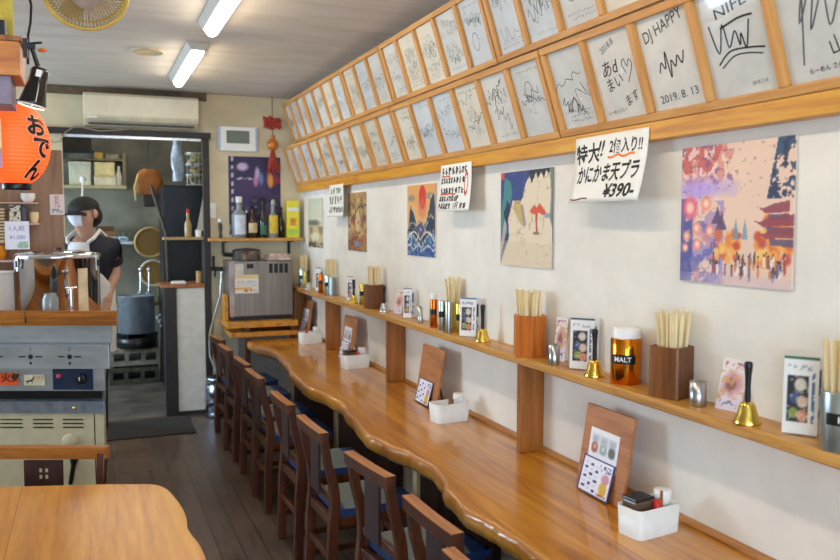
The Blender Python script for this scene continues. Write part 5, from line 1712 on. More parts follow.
tag(obj('glass_jar', MB().lathe([(0.036, 0), (0.042, 0.006), (0.042, 0.12), (0.032, 0.14), (0.035, 0.15), (0.031, 0.15), (0.029, 0.138), (0.039, 0.118), (0.039, 0.008), (0.0001, 0.006)], 24), M_cl, None, (-0.205, 4.835, 1.0705)), 'small clear glass jar in front of the steel pot', 'jar')
tg = MB()
for dx in (0, 0.03):
    tg.tube([(dx, 0, 0.006), (dx + 0.02, 0.03, 0.075)], 0.006, 6)
wb = thing('white_box', 'white box at the left photo edge beside the steel pot', 'box', (-0.5, 5.02, 1.0705), LT)
obj('carton', MB().box((-0.2, -0.08, 0), (0.08, 0.08, 0.25)), M_white, wb, bevel=0.004)
obj('carton_lid', MB().box((-0.203, -0.083, 0.2505), (0.083, 0.083, 0.265)), M_white, wb, bevel=0.003)

M_panel = wood('partition_wood', '7a5638', '8c6644', '9a7350', 'Z', 0.5)
struct('wall_partition', MB().box((-0.95, 5.5, 0), (-0.145, 5.54, 2.045)), M_panel, origin=(-0.7, 5.52, 0), bevel=0.002)
nt = thing('notice', 'small pink-and-white notice taped on the brown partition', 'notice', (-0.178, 5.499, 1.65))
def art_tag(c):
    c.fill(c.U >= 0, 'e3d3cb')
    c.fill(c.rect(0.3, 0.35, 0.7, 0.95) & (c.n(24, 81) > 0.5), 'b56a86', 0.8)
    c.fill(c.rect(0.15, 0.1, 0.85, 0.28) & (c.n(20, 82) > 0.5), '5a6a8a', 0.8)
panel('paper', 0.082, 0.125, 18, 26, art_tag, nt, 0.001, 'e0d4cc', (0, -0.001, 0))
rk = thing('wall_rack', 'two-tier wooden rack on the partition holding bowls and trays', 'rack', (-0.62, 5.499, 1.37))
obj('lower_board', MB().box((-0.4, -0.15, 0), (0.27, 0, 0.014)), M_edgew, rk)
obj('tray_board', MB().box((-0.05, -0.13, 0.112), (0.175, 0, 0.12)), M_edgew, rk)
obj('upper_board', MB().box((0.18, -0.135, 0.22), (0.345, 0, 0.23)), M_edgew, rk)
obj('top_board', MB().box((-0.4, -0.12, 0.345), (0.345, 0, 0.353)), M_edgew, rk)
G = 'small things on the partition rack'
def rackthing(name, label, cat, mb, mats, loc, **kw):
    return tag(obj(name, mb, mats, None, loc, **kw), label, cat, G)
for i in range(4):
    rackthing('white_bowl', 'white bowl nested in the short stack on top of the rack', 'bowl', MB().lathe([(0.022, 0), (0.024, 0.003), (0.042, 0.03), (0.04, 0.03), (0.022, 0.005), (0.0001, 0.005)], 20), M_white, (-0.335, 5.44, 1.7235 + 0.008 * i))
M_tray = plain('pale_wood_tray', 'e2c79a', 0.6, var=0.06)
for i in range(11):
    rackthing('paper_tray', 'pale tray in the stack at the left photo edge', 'tray', MB().box((-0.09, -0.05, 0), (0.09, 0.05, 0.008)).box((-0.095, -0.055, 0.008), (0.095, 0.055, 0.0098)), M_tray, (-0.55, 5.43, 1.4905 + 0.0185 * i))
for i in range(2):
    rackthing('beige_cup', 'beige paper cup nested beside the dark remote on the rack', 'cup', MB().lathe([(0.02, 0), (0.028, 0.045), (0.026, 0.045), (0.018, 0.003), (0.0001, 0.003)], 18), M_tray, (-0.305, 5.42, 1.6615 - 0.061 + 0.02 * i))
rackthing('dark_remote', 'dark button remote standing on the rack under the white bowls', 'remote', MB().box((-0.015, -0.01, 0), (0.015, 0.01, 0.1)), M_black, (-0.355, 5.4, 1.6005), bevel=0.003)
pb = thing('patterned_packet', 'black-and-white patterned packet on the rack beside the trays', 'packet', (-0.405, 5.4, 1.6005), group=G)
def art_packet(c):
    c.fill(c.U >= 0, 'cfc4a8')
    c.fill(c.n(7, 91) > 0.55, '2a2522')
    c.fill((c.n(9, 92) > 0.6), 'efe9dc')
panel('packet', 0.06, 0.105, 16, 26, art_packet, pb, 0.02, 'cfc4a8', rot=(R(-6), 0, 0))
sg = thing('price_card', 'white price card with purple handwriting hung from the rack', 'price card', (-0.394, 5.355, 1.445))
def art_price(c):
    c.fill(c.U >= 0, 'e9e7f0')
    c.fill(c.rect(0.5, 0.05, 0.95, 0.27) & (c.n(22, 95) > 0.35), '8fb58a', 0.85)
card = panel('card', 0.13, 0.165, 26, 32, art_price, sg, 0.002, 'e5e3ea')
for wd, sz, z in (('1人前', 0.035, 0.125), ('¥1,500', 0.03, 0.07)):
    m = MB()
    write(m, wd, sz, 0.0, z, -0.0018, bold=0.0)
    obj('handwriting', m, plain('purple_ink', '6a5fa8', 0.6), card)
bk = MB().lathe([(0.05, 0), (0.055, 0.004), (0.072, 0.085), (0.068, 0.085), (0.052, 0.008), (0.0001, 0.006)], 24)
rackthing('orange_basket', 'orange basket beneath the tray stack at the left edge', 'basket', bk, plain('orange_plastic', 'd98a1e', 0.5, var=0.1), (-0.52, 5.42, 1.3845))

# ------------------------------------------------------------------ hanging box, lantern and clip lamp at upper left
hb = thing('hanging_shelf_box', 'orange wooden box shelf hung from the ceiling at the left edge', 'shelf', (-0.5, 3.1, 2.08))
M_orw = wood('orange_box_wood', 'a85a14', 'c8741c', 'd98a30', 'X', 0.4, 0.2)
obj('box', MB().box((-0.35, -0.1, 0), (0.305, 0.14, 0.11)), M_orw, hb, bevel=0.002)
obj('top_board', MB().box((-0.355, -0.105, 0.1105), (0.312, 0.145, 0.127)), M_brkt, hb, bevel=0.002)
obj('underside', MB().box((-0.34, -0.08, -0.09), (0.275, 0.12, -0.0005)), plain('lilac_grey_fabric', '8a7f8e', 0.8, var=0.15), hb)
for x in (-0.3, 0.02):
    obj('hanger', MB().tube([(x, 0.1, 0.127), (x, 0.1, ZC - 2.08)], 0.008), M_black, hb)
tag(obj('loudspeaker', MB().box((-0.12, -0.05, 0), (0.03, 0.03, 0.055)), M_black, None, (-0.268, 3.08, 2.2075), bevel=0.003), 'small black device on top of the orange box shelf', 'device')
tag(obj('yellow_sign', MB().box((-0.2, -0.01, 0), (0.0, 0.01, 0.3)).box((0.0, -0.012, 0), (0.012, 0.012, 0.3)), plain('yellow_board', 'cdb33a', 0.5, var=0.1), None, (-0.235, 3.17, 2.2075)), 'yellow upright board behind the black device, top left corner', 'sign')
tag(obj('lamp_cable', MB().tube([(-0.2, 3.2, ZC), (-0.185, 3.18, 2.45), (-0.165, 3.17, 2.35), (-0.168, 3.16, 2.29), (-0.176, 3.14, 2.24), (-0.178, 3.12, 2.14)], 0.0045), M_black, None, origin=(-0.178, 3.12, 2.14)), 'thin dark cable dangling beside the orange box shelf', 'cable')
ln = thing('paper_lantern', 'glowing red-orange paper lantern with black lettering at upper left', 'lantern', (-0.24, 3.32, 1.72))
LR, LH, LZ = 0.117, 0.143, 0.165
t = NT('lantern_paper')
v = t.coords()
sep = t.n('ShaderNodeSeparateXYZ')
t.l(v, sep.inputs[0])
t.l(t.ramp(t.noise(v, 8), [(0.3, 'ee5a24'), (0.7, 'f46a2c')]), t.b.inputs['Base Color'])
t.set(Roughness=0.5)
t.b.inputs['Emission Color'].default_value = (*lin('ff5a1e'), 1)
t.b.inputs['Emission Strength'].default_value = 0.55
M_lan = t.m
vs = []
nu, nv = 48, 84
m = MB()
prof = []
for i in range(nv + 1):
    z = -LH + 2 * LH * i / nv
    q = max(0.0, 1 - (z / (LH * 1.08)) ** 2) ** 0.5
    prof.append((LR * q * (1 + 0.012 * math.cos(2 * PI * i / 4)), LZ + z))
obj('paper_shade', MB().lathe(prof, nu, cap0=False, cap1=False), M_lan, ln)
obj('top_ring', MB().lathe([(0.05, LZ + LH - 0.012), (0.052, LZ + LH - 0.01), (0.052, LZ + LH + 0.012), (0.04, LZ + LH + 0.014), (0.0001, LZ + LH + 0.014)], 28), M_black, ln)
obj('bottom_ring', MB().lathe([(0.0001, 0.0), (0.046, 0.0), (0.048, 0.004), (0.048, 0.03), (0.042, 0.034)], 28), M_black, ln)
obj('hanger', MB().tube([(0, 0, LZ + LH + 0.014), (0, 0, ZC - 1.72)], 0.004), M_black, ln)
halo, letters = MB(), MB()
def wrap(off):
    def fn(px, pz, y):
        z = pz
        q = max(0.05, 1 - (z / (LH * 1.08)) ** 2) ** 0.5
        a = R(-90 + 3) + px / LR + R(47)
        rr_ = LR * q * 1.012 + off
        return (rr_ * math.cos(a), rr_ * math.sin(a), LZ + z)
    return fn
for i, chh in enumerate('おでん'):
    z = 0.062 - 0.078 * i
    write(halo, chh, 0.082, 0.0 - 0.012 * (i - 1) ** 2, z, 0, bold=0.075, tilt=-0.15, fn=wrap(0.0015))
    write(letters, chh, 0.082, 0.0 - 0.012 * (i - 1) ** 2, z, 0, bold=0.032, tilt=-0.15, fn=wrap(0.003))
obj('letter_outline', halo, plain('pale_outline', 'ffb9a0', 0.5), ln)
obj('lettering', letters, M_ink, ln)
tagp = thing('paper_strip', 'pale paper strip hung before the red lantern at left edge', 'paper strip', (-0.335, 3.15, 1.79))
def art_strip(c):
    c.fill(c.U >= 0, 'e5cfa0')
    c.fill(c.V < 0.38, 'a994b4')
    c.fill((c.V > 0.36) & (c.V < 0.42), 'b98a3a')
    c.fill(c.n(6, 97) > 0.55, 'efe0bd', 0.5)
panel('paper', 0.13, 0.165, 16, 20, art_strip, tagp, 0.0015, 'e0d0a8')
obj('string', MB().tube([(0, 0, 0.165), (0, 0, 0.2)], 0.0015, 5), M_post, tagp)
cl_ = thing('clip_lamp', 'black clip-on spot lamp with white rim above the red lantern', 'lamp', (-0.177, 3.0, 2.17))
ax = Vector((-0.03, 0.0, -0.125)).normalized()
q = Vector((0, 0, -1)).rotation_difference(ax).to_matrix().to_4x4()
Th = Matrix.Translation((0.043, 0, -0.06)) @ q
obj('shade', MB().lathe([(0.0001, 0.0), (0.022, -0.002), (0.028, -0.012), (0.028, -0.05), (0.03, -0.06), (0.042, -0.118), (0.044, -0.126), (0.041, -0.126), (0.027, -0.06), (0.0001, -0.055)], 28, M=Th), plain('gloss_black', '0d0d0f', 0.15, var=0.05, coat=0.6), cl_)
obj('rim', MB().lathe([(0.0415, -0.1265), (0.046, -0.1265), (0.046, -0.132), (0.0415, -0.132)], 28, M=Th, cap0=False, cap1=False), M_white, cl_)
obj('bulb', MB().sphere((0, 0, -0.1), (0.022, 0.022, 0.028), 16, 10, M=Th), plain('lit_bulb', 'fff6e0', 0.4, emit='fff0d0', est=8.0), cl_)
obj('badge', MB().box((-0.008, -0.0305, -0.035), (0.008, -0.0285, -0.012), M=Th), M_white, cl_)
obj('clip', MB().box((-0.008, -0.012, -0.03), (0.006, 0.012, 0.03)).box((0.006, -0.012, 0.0), (0.03, 0.012, 0.012)).tube([(0.02, 0, 0.0), (0.035, 0, -0.055)], 0.008).tube([(0.004, -0.002, 0.014), (0.05, -0.01, 0.02)], 0.004), M_black, cl_)
obj('clip_pad', MB().sphere((0.05, -0.005, -0.004), (0.014, 0.008, 0.007), 10, 6), plain('orange_rubber', 'd9641e', 0.5), cl_)

# ------------------------------------------------------------------ the cook
M_skin = plain('skin', 'c69a80', 0.5, var=0.05)
M_shirt = plain('dark_navy_shirt', '23242f', 0.8, var=0.15, scale=30)
M_apron = plain('white_apron', 'dcdcd8', 0.75, var=0.03)
M_cap = plain('dark_cap', '232220', 0.8, var=0.12)
M_hair = plain('black_hair', '14110f', 0.6, var=0.15)
M_mask = plain('white_mask', 'e3e6ec', 0.7, var=0.02)
M_trou = plain('dark_trousers', '1d1c20', 0.8)
def skin_obj(name, verts, edges, mat_, parent, sub=2):
    me = bpy.data.meshes.new(name)
    me.from_pydata([v[0] for v in verts], edges, [])
    o = bpy.data.objects.new(name, me)
    COL.objects.link(o)
    o.parent = parent
    md = o.modifiers.new('skin', 'SKIN')
    md.use_smooth_shade = True
    if not me.skin_vertices:
        raise RuntimeError('no skin layer')
    for i, v in enumerate(verts):
        rr_ = v[1]
        me.skin_vertices[0].data[i].radius = (rr_, rr_) if not isinstance(rr_, tuple) else rr_
        me.skin_vertices[0].data[i].use_root = (i == 0)
    sd = o.modifiers.new('smooth', 'SUBSURF')
    sd.levels = sd.render_levels = sub
    me.materials.append(mat_)
    return o
ck = thing('person', 'cook in dark cap, white face mask and white apron behind the counter', 'person', (0.0, 5.97, 0.0))
V, E = [], []
def vx(p, r, link=None):
    V.append((p, r))
    if link is not None:
        E.append((link, len(V) - 1))
    return len(V) - 1
pel = vx((-0.03, 0.05, 0.95), 0.12)
sp = vx((-0.02, 0.04, 1.12), 0.12, pel)
chs = vx((-0.005, 0.01, 1.3), 0.125, sp)
upc = vx((-0.01, -0.015, 1.42), 0.1, chs)
nk = vx((-0.015, -0.04, 1.505), 0.055, upc)
nk2 = vx((-0.028, -0.075, 1.56), 0.052, nk)
h1 = vx((-0.035, -0.095, 1.62), 0.078, nk2)
h2 = vx((-0.032, -0.095, 1.68), 0.092, h1)
h3 = vx((-0.025, -0.085, 1.735), 0.07, h2)
ns = vx((-0.085, -0.175, 1.635), 0.016, h1)
def finger(base, d, lens, r, link):
    p = Vector(base)
    d = Vector(d).normalized()
    bend = Vector((-0.25, -0.25, -0.9)).normalized()
    for k, L in enumerate(lens):
        d = (d * (1 - 0.22 * k) + bend * 0.3 * k).normalized()
        p = p + d * L
        link = vx(tuple(p), r * (1 - 0.12 * k), link)
for s, sh_, el, wr, pm, fd in ((1, (0.13, -0.03, 1.435), (0.158, 0.0, 1.265), (0.115, -0.06, 1.135), (0.1, -0.09, 1.095), (-0.2, -0.3, -0.9)),
                              (-1, (-0.16, 0.05, 1.43), (-0.225, 0.0, 1.23), (-0.16, -0.2, 1.17), (-0.14, -0.24, 1.16), (0.4, -0.8, -0.3))):
    a = vx(sh_, 0.062, upc)
    mid = tuple((sh_[k] + el[k]) / 2 for k in range(3))
    a = vx(mid, 0.05, a)
    a = vx(el, 0.042, a)
    mid = tuple(el[k] * 0.6 + wr[k] * 0.4 for k in range(3))
    a = vx(mid, 0.041, a)
    a = vx(wr, 0.028, a)
    pmi = vx(pm, 0.033, a)
    for j in range(4):
        off = (j - 1.5) * 0.018
        b0 = (pm[0] + off * 0.8 * s, pm[1] + off * 0.5, pm[2] - 0.028 if s > 0 else pm[2] - 0.01)
        bi = vx(b0, 0.011, pmi)
        finger(b0, fd, [0.03, 0.025, 0.02] if j not in (0, 3) else [0.026, 0.02, 0.016], 0.0095, bi)
    th_ = (pm[0] - 0.03 * s, pm[1] - 0.012, pm[2] - 0.002)
    ti = vx(th_, 0.012, pmi)
    finger(th_, (fd[0] - 0.4 * s, fd[1], fd[2] * 0.8), [0.026, 0.02], 0.01, ti)
for s in (-1, 1):
    a = vx((-0.04 + 0.075 * s, 0.05, 0.88), 0.085, pel)
    a = vx((-0.05 + 0.08 * s, 0.03, 0.7), 0.072, a)
    a = vx((-0.06 + 0.085 * s, 0.02, 0.5), 0.055, a)
    a = vx((-0.06 + 0.085 * s, 0.05, 0.3), 0.053, a)
    a = vx((-0.06 + 0.085 * s, 0.06, 0.09), 0.04, a)
    a = vx((-0.065 + 0.085 * s, -0.03, 0.045), 0.042, a)
    a = vx((-0.075 + 0.085 * s, -0.12, 0.035), 0.033, a)
skin_obj('body', V, E, M_skin, ck)
V, E = [], []
pel = vx((-0.03, 0.05, 0.92), 0.15)
sp = vx((-0.02, 0.04, 1.12), 0.15, pel)
chs = vx((-0.01, 0.01, 1.3), 0.158, sp)
upc = vx((-0.01, -0.015, 1.42), 0.12, chs)
nk = vx((-0.015, -0.035, 1.515), 0.072, upc)
for s, sh_, el in ((1, (0.13, -0.03, 1.435), (0.156, 0.0, 1.275)), (-1, (-0.165, 0.05, 1.43), (-0.225, 0.002, 1.24))):
    a = vx(sh_, 0.083, upc)
    a = vx(tuple((sh_[k] + el[k]) / 2 for k in range(3)), 0.076, a)
    a = vx(tuple(sh_[k] * 0.12 + el[k] * 0.88 for k in range(3)), 0.07, a)
skin_obj('shirt', V, E, M_shirt, ck)
V, E = [], []
pel = vx((-0.03, 0.05, 0.95), 0.14)
for s in (-1, 1):
    a = vx((-0.04 + 0.075 * s, 0.05, 0.86), 0.1, pel)
    a = vx((-0.05 + 0.08 * s, 0.03, 0.68), 0.088, a)
    a = vx((-0.06 + 0.085 * s, 0.02, 0.5), 0.074, a)
    a = vx((-0.06 + 0.085 * s, 0.05, 0.12), 0.068, a)
skin_obj('trousers', V, E, M_trou, ck)
fx, fy = -0.68, -0.733                       # the way the cook faces
ang0 = math.atan2(fy, fx)
angh = ang0
ang0 = math.atan2(-0.9, -0.43)
ap = MB()
def shell(zs, a_half, cx=-0.012, cy=0.03, y_off=0.0):
    vs = []
    K = 14
    for z, r_, h_ in zs:
        yc = 0.05 - max(0, z - 1.0) * 0.15
        for k in range(K + 1):
            a = ang0 - h_ + 2 * h_ * k / K
            vs.append((cx + r_ * math.cos(a), yc + r_ * math.sin(a), z))
    fs = []
    for i in range(len(zs) - 1):
        for k in range(K):
            q = i * (K + 1) + k
            fs.append((q, q + 1, q + K + 2, q + K + 1))
    return vs, fs
ap.add(*shell([(0.72, 0.166, 1.9), (0.86, 0.17, 1.9), (1.02, 0.178, 1.9), (1.05, 0.172, 1.9), (1.15, 0.174, 1.75), (1.25, 0.174, 1.0), (1.32, 0.172, 0.55), (1.475, 0.142, 0.5)], 1), smooth=True)
ap.add(*[(lambda v, f: (v, [q[::-1] for q in f]))(*shell([(0.72, 0.164, 1.9), (0.86, 0.168, 1.9), (1.02, 0.176, 1.9), (1.05, 0.170, 1.9), (1.15, 0.172, 1.75), (1.25, 0.172, 1.0), (1.32, 0.170, 0.55), (1.475, 0.140, 0.5)], 1))][0], smooth=True)
apo = obj('apron', ap, M_apron, ck)
st = MB()
for sgn in (-1, 1):
    a = ang0 + sgn * 0.45
    p0 = Vector((-0.012 + 0.15 * math.cos(a), -0.02 + 0.145 * math.sin(a), 1.468))
    side = Vector((-math.sin(ang0), math.cos(ang0), 0)) * sgn
    fw = Vector((math.cos(ang0), math.sin(ang0), 0))
    p1 = Vector((-0.01, -0.02, 1.5)) + side * 0.09 + fw * 0.1
    p2 = Vector((-0.005, -0.01, 1.55)) + side * 0.08 + fw * 0.01
    p3 = Vector((0.0, 0.02, 1.5)) + side * 0.07 - fw * 0.11
    for w in (0,):
        st.tube([p0, (p0 + p1) / 2 + fw * 0.012, p1, p2, p3], 0.013, 6)
obj('straps', st, M_apron, apo)
ang0 = angh
m = MB()
hc = Vector((-0.033, -0.095, 1.675))
K = 14
vs = []
for i in range(9):
    ph = R(-68 + 8.5 * i * 0.95)
    for k in range(K + 1):
        a = ang0 - 0.62 + 1.24 * k / K
        rr_ = 0.103 * (1.05 if abs(k - K / 2) < 3 else 1.0)
        vs.append((hc.x + rr_ * math.cos(ph) * math.cos(a), hc.y + rr_ * math.cos(ph) * math.sin(a), hc.z - 0.005 + 0.11 * math.sin(ph)))
m.add(vs, [(i * (K + 1) + k, i * (K + 1) + k + 1, (i + 1) * (K + 1) + k + 1, (i + 1) * (K + 1) + k) for i in range(8) for k in range(K)], 0, True)
obj('face_mask', m, M_mask, ck)
m = MB()
vs = []
tl = Matrix.Rotation(R(12), 4, Vector((-fy, fx, 0)))
for i in range(8):
    ph = R(90 * i / 7)
    for k in range(24):
        a = 2 * PI * k / 24
        vs.append(Vector((0.1 * math.cos(ph) * math.cos(a), 0.1 * math.cos(ph) * math.sin(a), 0.082 * math.sin(ph))))
m.add(vs, [(i * 24 + k, i * 24 + (k + 1) % 24, (i + 1) * 24 + (k + 1) % 24, (i + 1) * 24 + k) for i in range(7) for k in range(24)], 0, True, Matrix.Translation((-0.03, -0.09, 1.695)) @ tl)
cp = obj('cap', m, M_cap, ck)
vs = []
for j in range(5):
    for k in range(11):
        a = ang0 - 0.85 + 1.7 * k / 10
        r_ = 0.09 + 0.07 * j / 4 * (1 - 0.35 * abs(k - 5) / 5)
        for dz in (0.0,):
            vs.append(Vector((r_ * math.cos(a), r_ * math.sin(a), 0.004 - 0.012 * j / 4 - 0.02 * (abs(k - 5) / 5) ** 2)))
top = [(j * 11 + k, j * 11 + k + 1, (j + 1) * 11 + k + 1, (j + 1) * 11 + k) for j in range(4) for k in range(10)]
m = MB().add(vs, top, 0, True, Matrix.Translation((-0.03, -0.09, 1.695)) @ tl).add([v + Vector((0, 0, -0.005)) for v in vs], [q[::-1] for q in top], 0, True, Matrix.Translation((-0.03, -0.09, 1.695)) @ tl)
obj('brim', m, M_cap, cp)
m = MB()
bx, by = -fx, -fy
m.sphere((-0.033 + 0.036, -0.092 + 0.03, 1.648), (0.085, 0.09, 0.085), 18, 12)
obj('hair', m, M_hair, ck)
for sgn in (-1, 1):
    side = Vector((-fy, fx, 0)) * sgn
    c = hc + side * 0.097 + Vector((0, 0, -0.015))
    obj('ear', MB().sphere(tuple(c), (0.018, 0.02, 0.03), 10, 8), M_skin, ck)
for sgn in (-1, 1):
    side = Vector((-fy, fx, 0)) * sgn
    c = hc + side * 0.035 + Vector((fx, fy, 0)) * 0.088
    obj('eye', MB().sphere(tuple(c), (0.012, 0.012, 0.006), 10, 6), M_ink, ck)

tag(obj('wall_cable', MB().tube([(-0.42, 6.94, 2.42), (-0.3, 6.93, 2.28), (-0.24, 6.925, 2.22), (-0.19, 6.925, 2.225), (-0.15, 6.93, 2.3), (-0.08, 6.935, 2.35), (0.1, 6.94, 2.32), (0.35, 6.945, 2.3455)], 0.005, 6), plain('beige_cable', '9a907a', 0.5), None, origin=(-0.2, 6.93, 2.22)), 'thin beige cable drooping beside the doorway header', 'cable')

# ------------------------------------------------------------------ kitchen behind the doorway
M_ktw = wood('kitchen_shelf_wood', '8a6a3c', 'a6834e', 'b99760', 'X', 0.55)
pt = struct('trim_7', MB().box((0.655, YB - 0.03, 0.035), (0.878, YB + 0.03, 1.065)), plain('pale_half_wall', 'd8d3c6', 0.6, var=0.04))
struct('trim_8', MB().box((0.555, YB - 0.04, 0.0), (0.65, YB + 0.05, 1.066)), M_post)
struct('trim_9', MB().box((0.652, YB - 0.032, 0), (0.88, YB + 0.032, 0.033)), M_post)
s1 = thing('pass_shelf', 'wooden ledge on top of the white half wall in the doorway', 'shelf', (0.71, YB, 1.068))
obj('board', MB().box((-0.18, -0.05, 0), (0.17, 0.3, 0.028)), M_brkt, s1, bevel=0.003)
tag(obj('folded_towel', MB().box((-0.06, -0.03, 0), (0.06, 0.03, 0.012)).box((-0.058, -0.028, 0.012), (0.05, 0.028, 0.022)), M_white, None, (0.68, YB + 0.05, 1.0965), bevel=0.004), 'small white folded towel on the doorway ledge', 'towel')
s2 = thing('upper_pass_shelf', 'narrow wooden shelf across the right side of the doorway', 'shelf', (0.73, YB + 0.1, 1.46))
obj('board', MB().box((-0.165, -0.08, 0), (0.175, 0.08, 0.022)), M_ktw, s2, bevel=0.003)
obj('support', MB().box((0.155, -0.06, -0.355), (0.175, 0.06, -0.0005)), M_post, s2)
obj('support', MB().box((-0.165, 0.06, -0.355), (-0.15, 0.08, -0.0005)), M_post, s2)
tag(obj('wooden_cup', MB().lathe([(0.022, 0), (0.022, 0.1), (0.0001, 0.1)], 16), M_ktw, None, (0.845, YB + 0.06, 1.0965)), 'small wooden cup at the right end of the doorway ledge', 'cup')
tag(obj('white_cup', MB().lathe([(0.024, 0), (0.026, 0.06), (0.023, 0.06), (0.0001, 0.01)], 16), M_white, None, (0.85, YB + 0.08, 1.4825)), 'white cup at the right end of the narrow doorway shelf', 'cup')
bt = thing('sauce_bottle', 'sauce bottle with red cap on the narrow doorway shelf', 'bottle', (0.77, YB + 0.1, 1.4825))
obj('glass', MB().lathe([(0.026, 0), (0.028, 0.005), (0.028, 0.11), (0.012, 0.15), (0.011, 0.2)], 18), plain('amber_sauce', 'a88a58', 0.2), bt)
obj('cap', MB().lathe([(0.013, 0.2), (0.013, 0.235), (0.0001, 0.236)], 14), M_red_pl, bt)
# dark cabinet with wire basket
M_dkc = plain('dark_blue_steel', '20242b', 0.4, 0.4, var=0.1)
dc = thing('dark_cabinet', 'tall dark steel kitchen cabinet right of the doorway opening', 'cabinet', (0.95, 7.95, 0))
obj('carcass', MB().box((-0.31, -0.05, 0), (0.35, 0.5, 1.95)), M_dkc, dc, bevel=0.004)
obj('upper_door', MB().box((-0.3, -0.07, 1.45), (0.34, -0.0505, 1.93)), M_dkc, dc, bevel=0.003)
obj('lower_door', MB().box((-0.3, -0.07, 0.1), (0.34, -0.0505, 1.43)), plain('black_panel', '16161a', 0.5), dc, bevel=0.003)
wbk = thing('wire_basket', 'full wire basket of golden packets on the dark cabinet', 'basket', (0.98, 8.0, 1.952))
m = MB()
for z in (0.005, 0.1, 0.2, 0.3):
    m.tube([(-0.12, -0.09, z), (0.16, -0.09, z), (0.16, 0.12, z), (-0.12, 0.12, z)], 0.005, 5, closed=True)
for k in range(9):
    m.tube([(-0.12 + 0.035 * k, -0.09, 0), (-0.12 + 0.035 * k, -0.09, 0.3)], 0.003, 4)
obj('wires', m, M_steel, wbk)
r = random.Random(8)
M_pk = [plain('packet_gold', 'a08a4a', 0.5, var=0.2), plain('packet_olive', '6d6a3c', 0.5, var=0.2), plain('packet_pale', 'c9bd92', 0.5, var=0.15)]
m = MB()
for k in range(60):
    c = (r.uniform(-0.09, 0.13), r.uniform(-0.06, 0.09), r.uniform(0.02, 0.29))
    m.cbox((0, 0, 0), (0.05, 0.012, 0.04), k % 3, Matrix.Translation(c) @ Euler((r.uniform(-1, 1), r.uniform(-1, 1), r.uniform(-1, 1))).to_matrix().to_4x4())
pk = obj('packets', m, M_pk, wbk)
pk['kind'] = 'stuff'
bgm = MB()
vs, fs = [], []
for i in range(9):
    z = 1.98 + 0.4 * i / 8
    w_ = 0.05 * (1.1 - 0.5 * abs(i - 3) / 5)
    for k in range(12):
        a = 2 * PI * k / 12
        j = 1 + 0.25 * math.sin(3 * a + i)
        vs.append((0.765 + w_ * j * math.cos(a), 7.8 + 0.04 * j * math.sin(a), z))
for i in range(8):
    for k in range(12):
        fs.append((i * 12 + k, i * 12 + (k + 1) % 12, (i + 1) * 12 + (k + 1) % 12, (i + 1) * 12 + k))
bgm.add(vs, fs, 0, True).add(vs[:12], [tuple(range(12))[::-1]]).add(vs[-12:], [tuple(range(12))])
bgm.tube([(0.765, 7.8, 2.37), (0.765, 7.8, 2.66)], 0.004, 5)
tag(obj('plastic_bag', bgm, plain('pale_blue_bag', 'b9c6d6', 0.3, var=0.15, scale=25), None, origin=(0.765, 7.8, 1.98)), 'pale blue plastic bag hanging left of the wire basket', 'bag')
tag(obj('white_cloth', MB().add([(0.0, 0, 0), (0.07, 0, 0.0), (0.1, 0.01, 0.3), (0.06, 0.01, 0.3), (0.0, 0.012, 0.0), (0.07, 0.012, 0.0), (0.1, 0.022, 0.3), (0.06, 0.022, 0.3)], [(0, 1, 2, 3), (7, 6, 5, 4), (0, 4, 5, 1), (1, 5, 6, 2), (2, 6, 7, 3), (3, 7, 4, 0)]), M_white, None, (0.93, 7.85, 1.53)), 'white cloth hanging on the dark cabinet door', 'cloth')
# shelf with boxes
ks = thing('kitchen_shelf', 'pale kitchen wall shelf loaded with storage boxes', 'shelf', (0.0, 9.3, 1.945))
obj('board', MB().box((-0.75, -0.5, 0), (0.36, 0, 0.03)), plain('pale_shelf', 'b5ab86', 0.6), ks)
obj('end_post', MB().box((0.33, -0.5, 0.03), (0.36, 0, 0.36)), plain('shelf_post', '6d614a', 0.6), ks)
obj('upper_board', MB().box((-0.75, -0.45, 0.28), (0.3295, 0, 0.3)), plain('shelf_post', '6d614a', 0.6), ks)
KG = 'storage boxes on the kitchen shelf'
M_cream = plain('cream_box', 'cdbd86', 0.5, var=0.08)
M_clearbox = plain('milky_box', 'd6d0b4', 0.35, var=0.06)
def kbox(label, lo, hi, m_, lidm=None):
    o = thing('storage_box', label, 'box', ((lo[0] + hi[0]) / 2, (lo[1] + hi[1]) / 2, lo[2]), group=KG)
    w_, d_, h_ = hi[0] - lo[0], hi[1] - lo[1], hi[2] - lo[2]
    obj('box', MB().box((-w_ / 2, -d_ / 2, 0), (w_ / 2, d_ / 2, h_ * 0.85)), m_, o, bevel=0.006)
    obj('lid', MB().box((-w_ / 2 - 0.004, -d_ / 2 - 0.004, h_ * 0.852), (w_ / 2 + 0.004, d_ / 2 + 0.004, h_)), lidm or m_, o, bevel=0.004)
kbox('milky storage box above the tray of utensils at the shelf left', (-0.17, 8.84, 1.976), (0.03, 9.15, 2.21), M_clearbox)
kbox('lower box of the two-box pile on the kitchen shelf', (0.06, 8.84, 1.976), (0.265, 9.15, 2.075), M_clearbox, M_cream)
kbox('upper cream box of the two-box pile on the kitchen shelf', (0.065, 8.85, 2.0755), (0.255, 9.15, 2.21), M_cream)
kbox('yellow box on the upper kitchen shelf, left of the dark jar', (0.06, 8.9, 2.246), (0.15, 9.1, 2.31), plain('mustard_box', 'b99a3a', 0.5))
kbox('dull grey box on the upper kitchen shelf', (0.17, 8.9, 2.246), (0.3, 9.1, 2.3), plain('dull_box', '8a8468', 0.5))
tag(obj('white_jug', MB().lathe([(0.03, 0), (0.034, 0.01), (0.034, 0.1), (0.014, 0.16), (0.014, 0.2), (0.0001, 0.201)], 16), M_white, None, (0.295, 8.92, 1.976)), 'white squeeze jug at the right end of the kitchen shelf', 'jug')
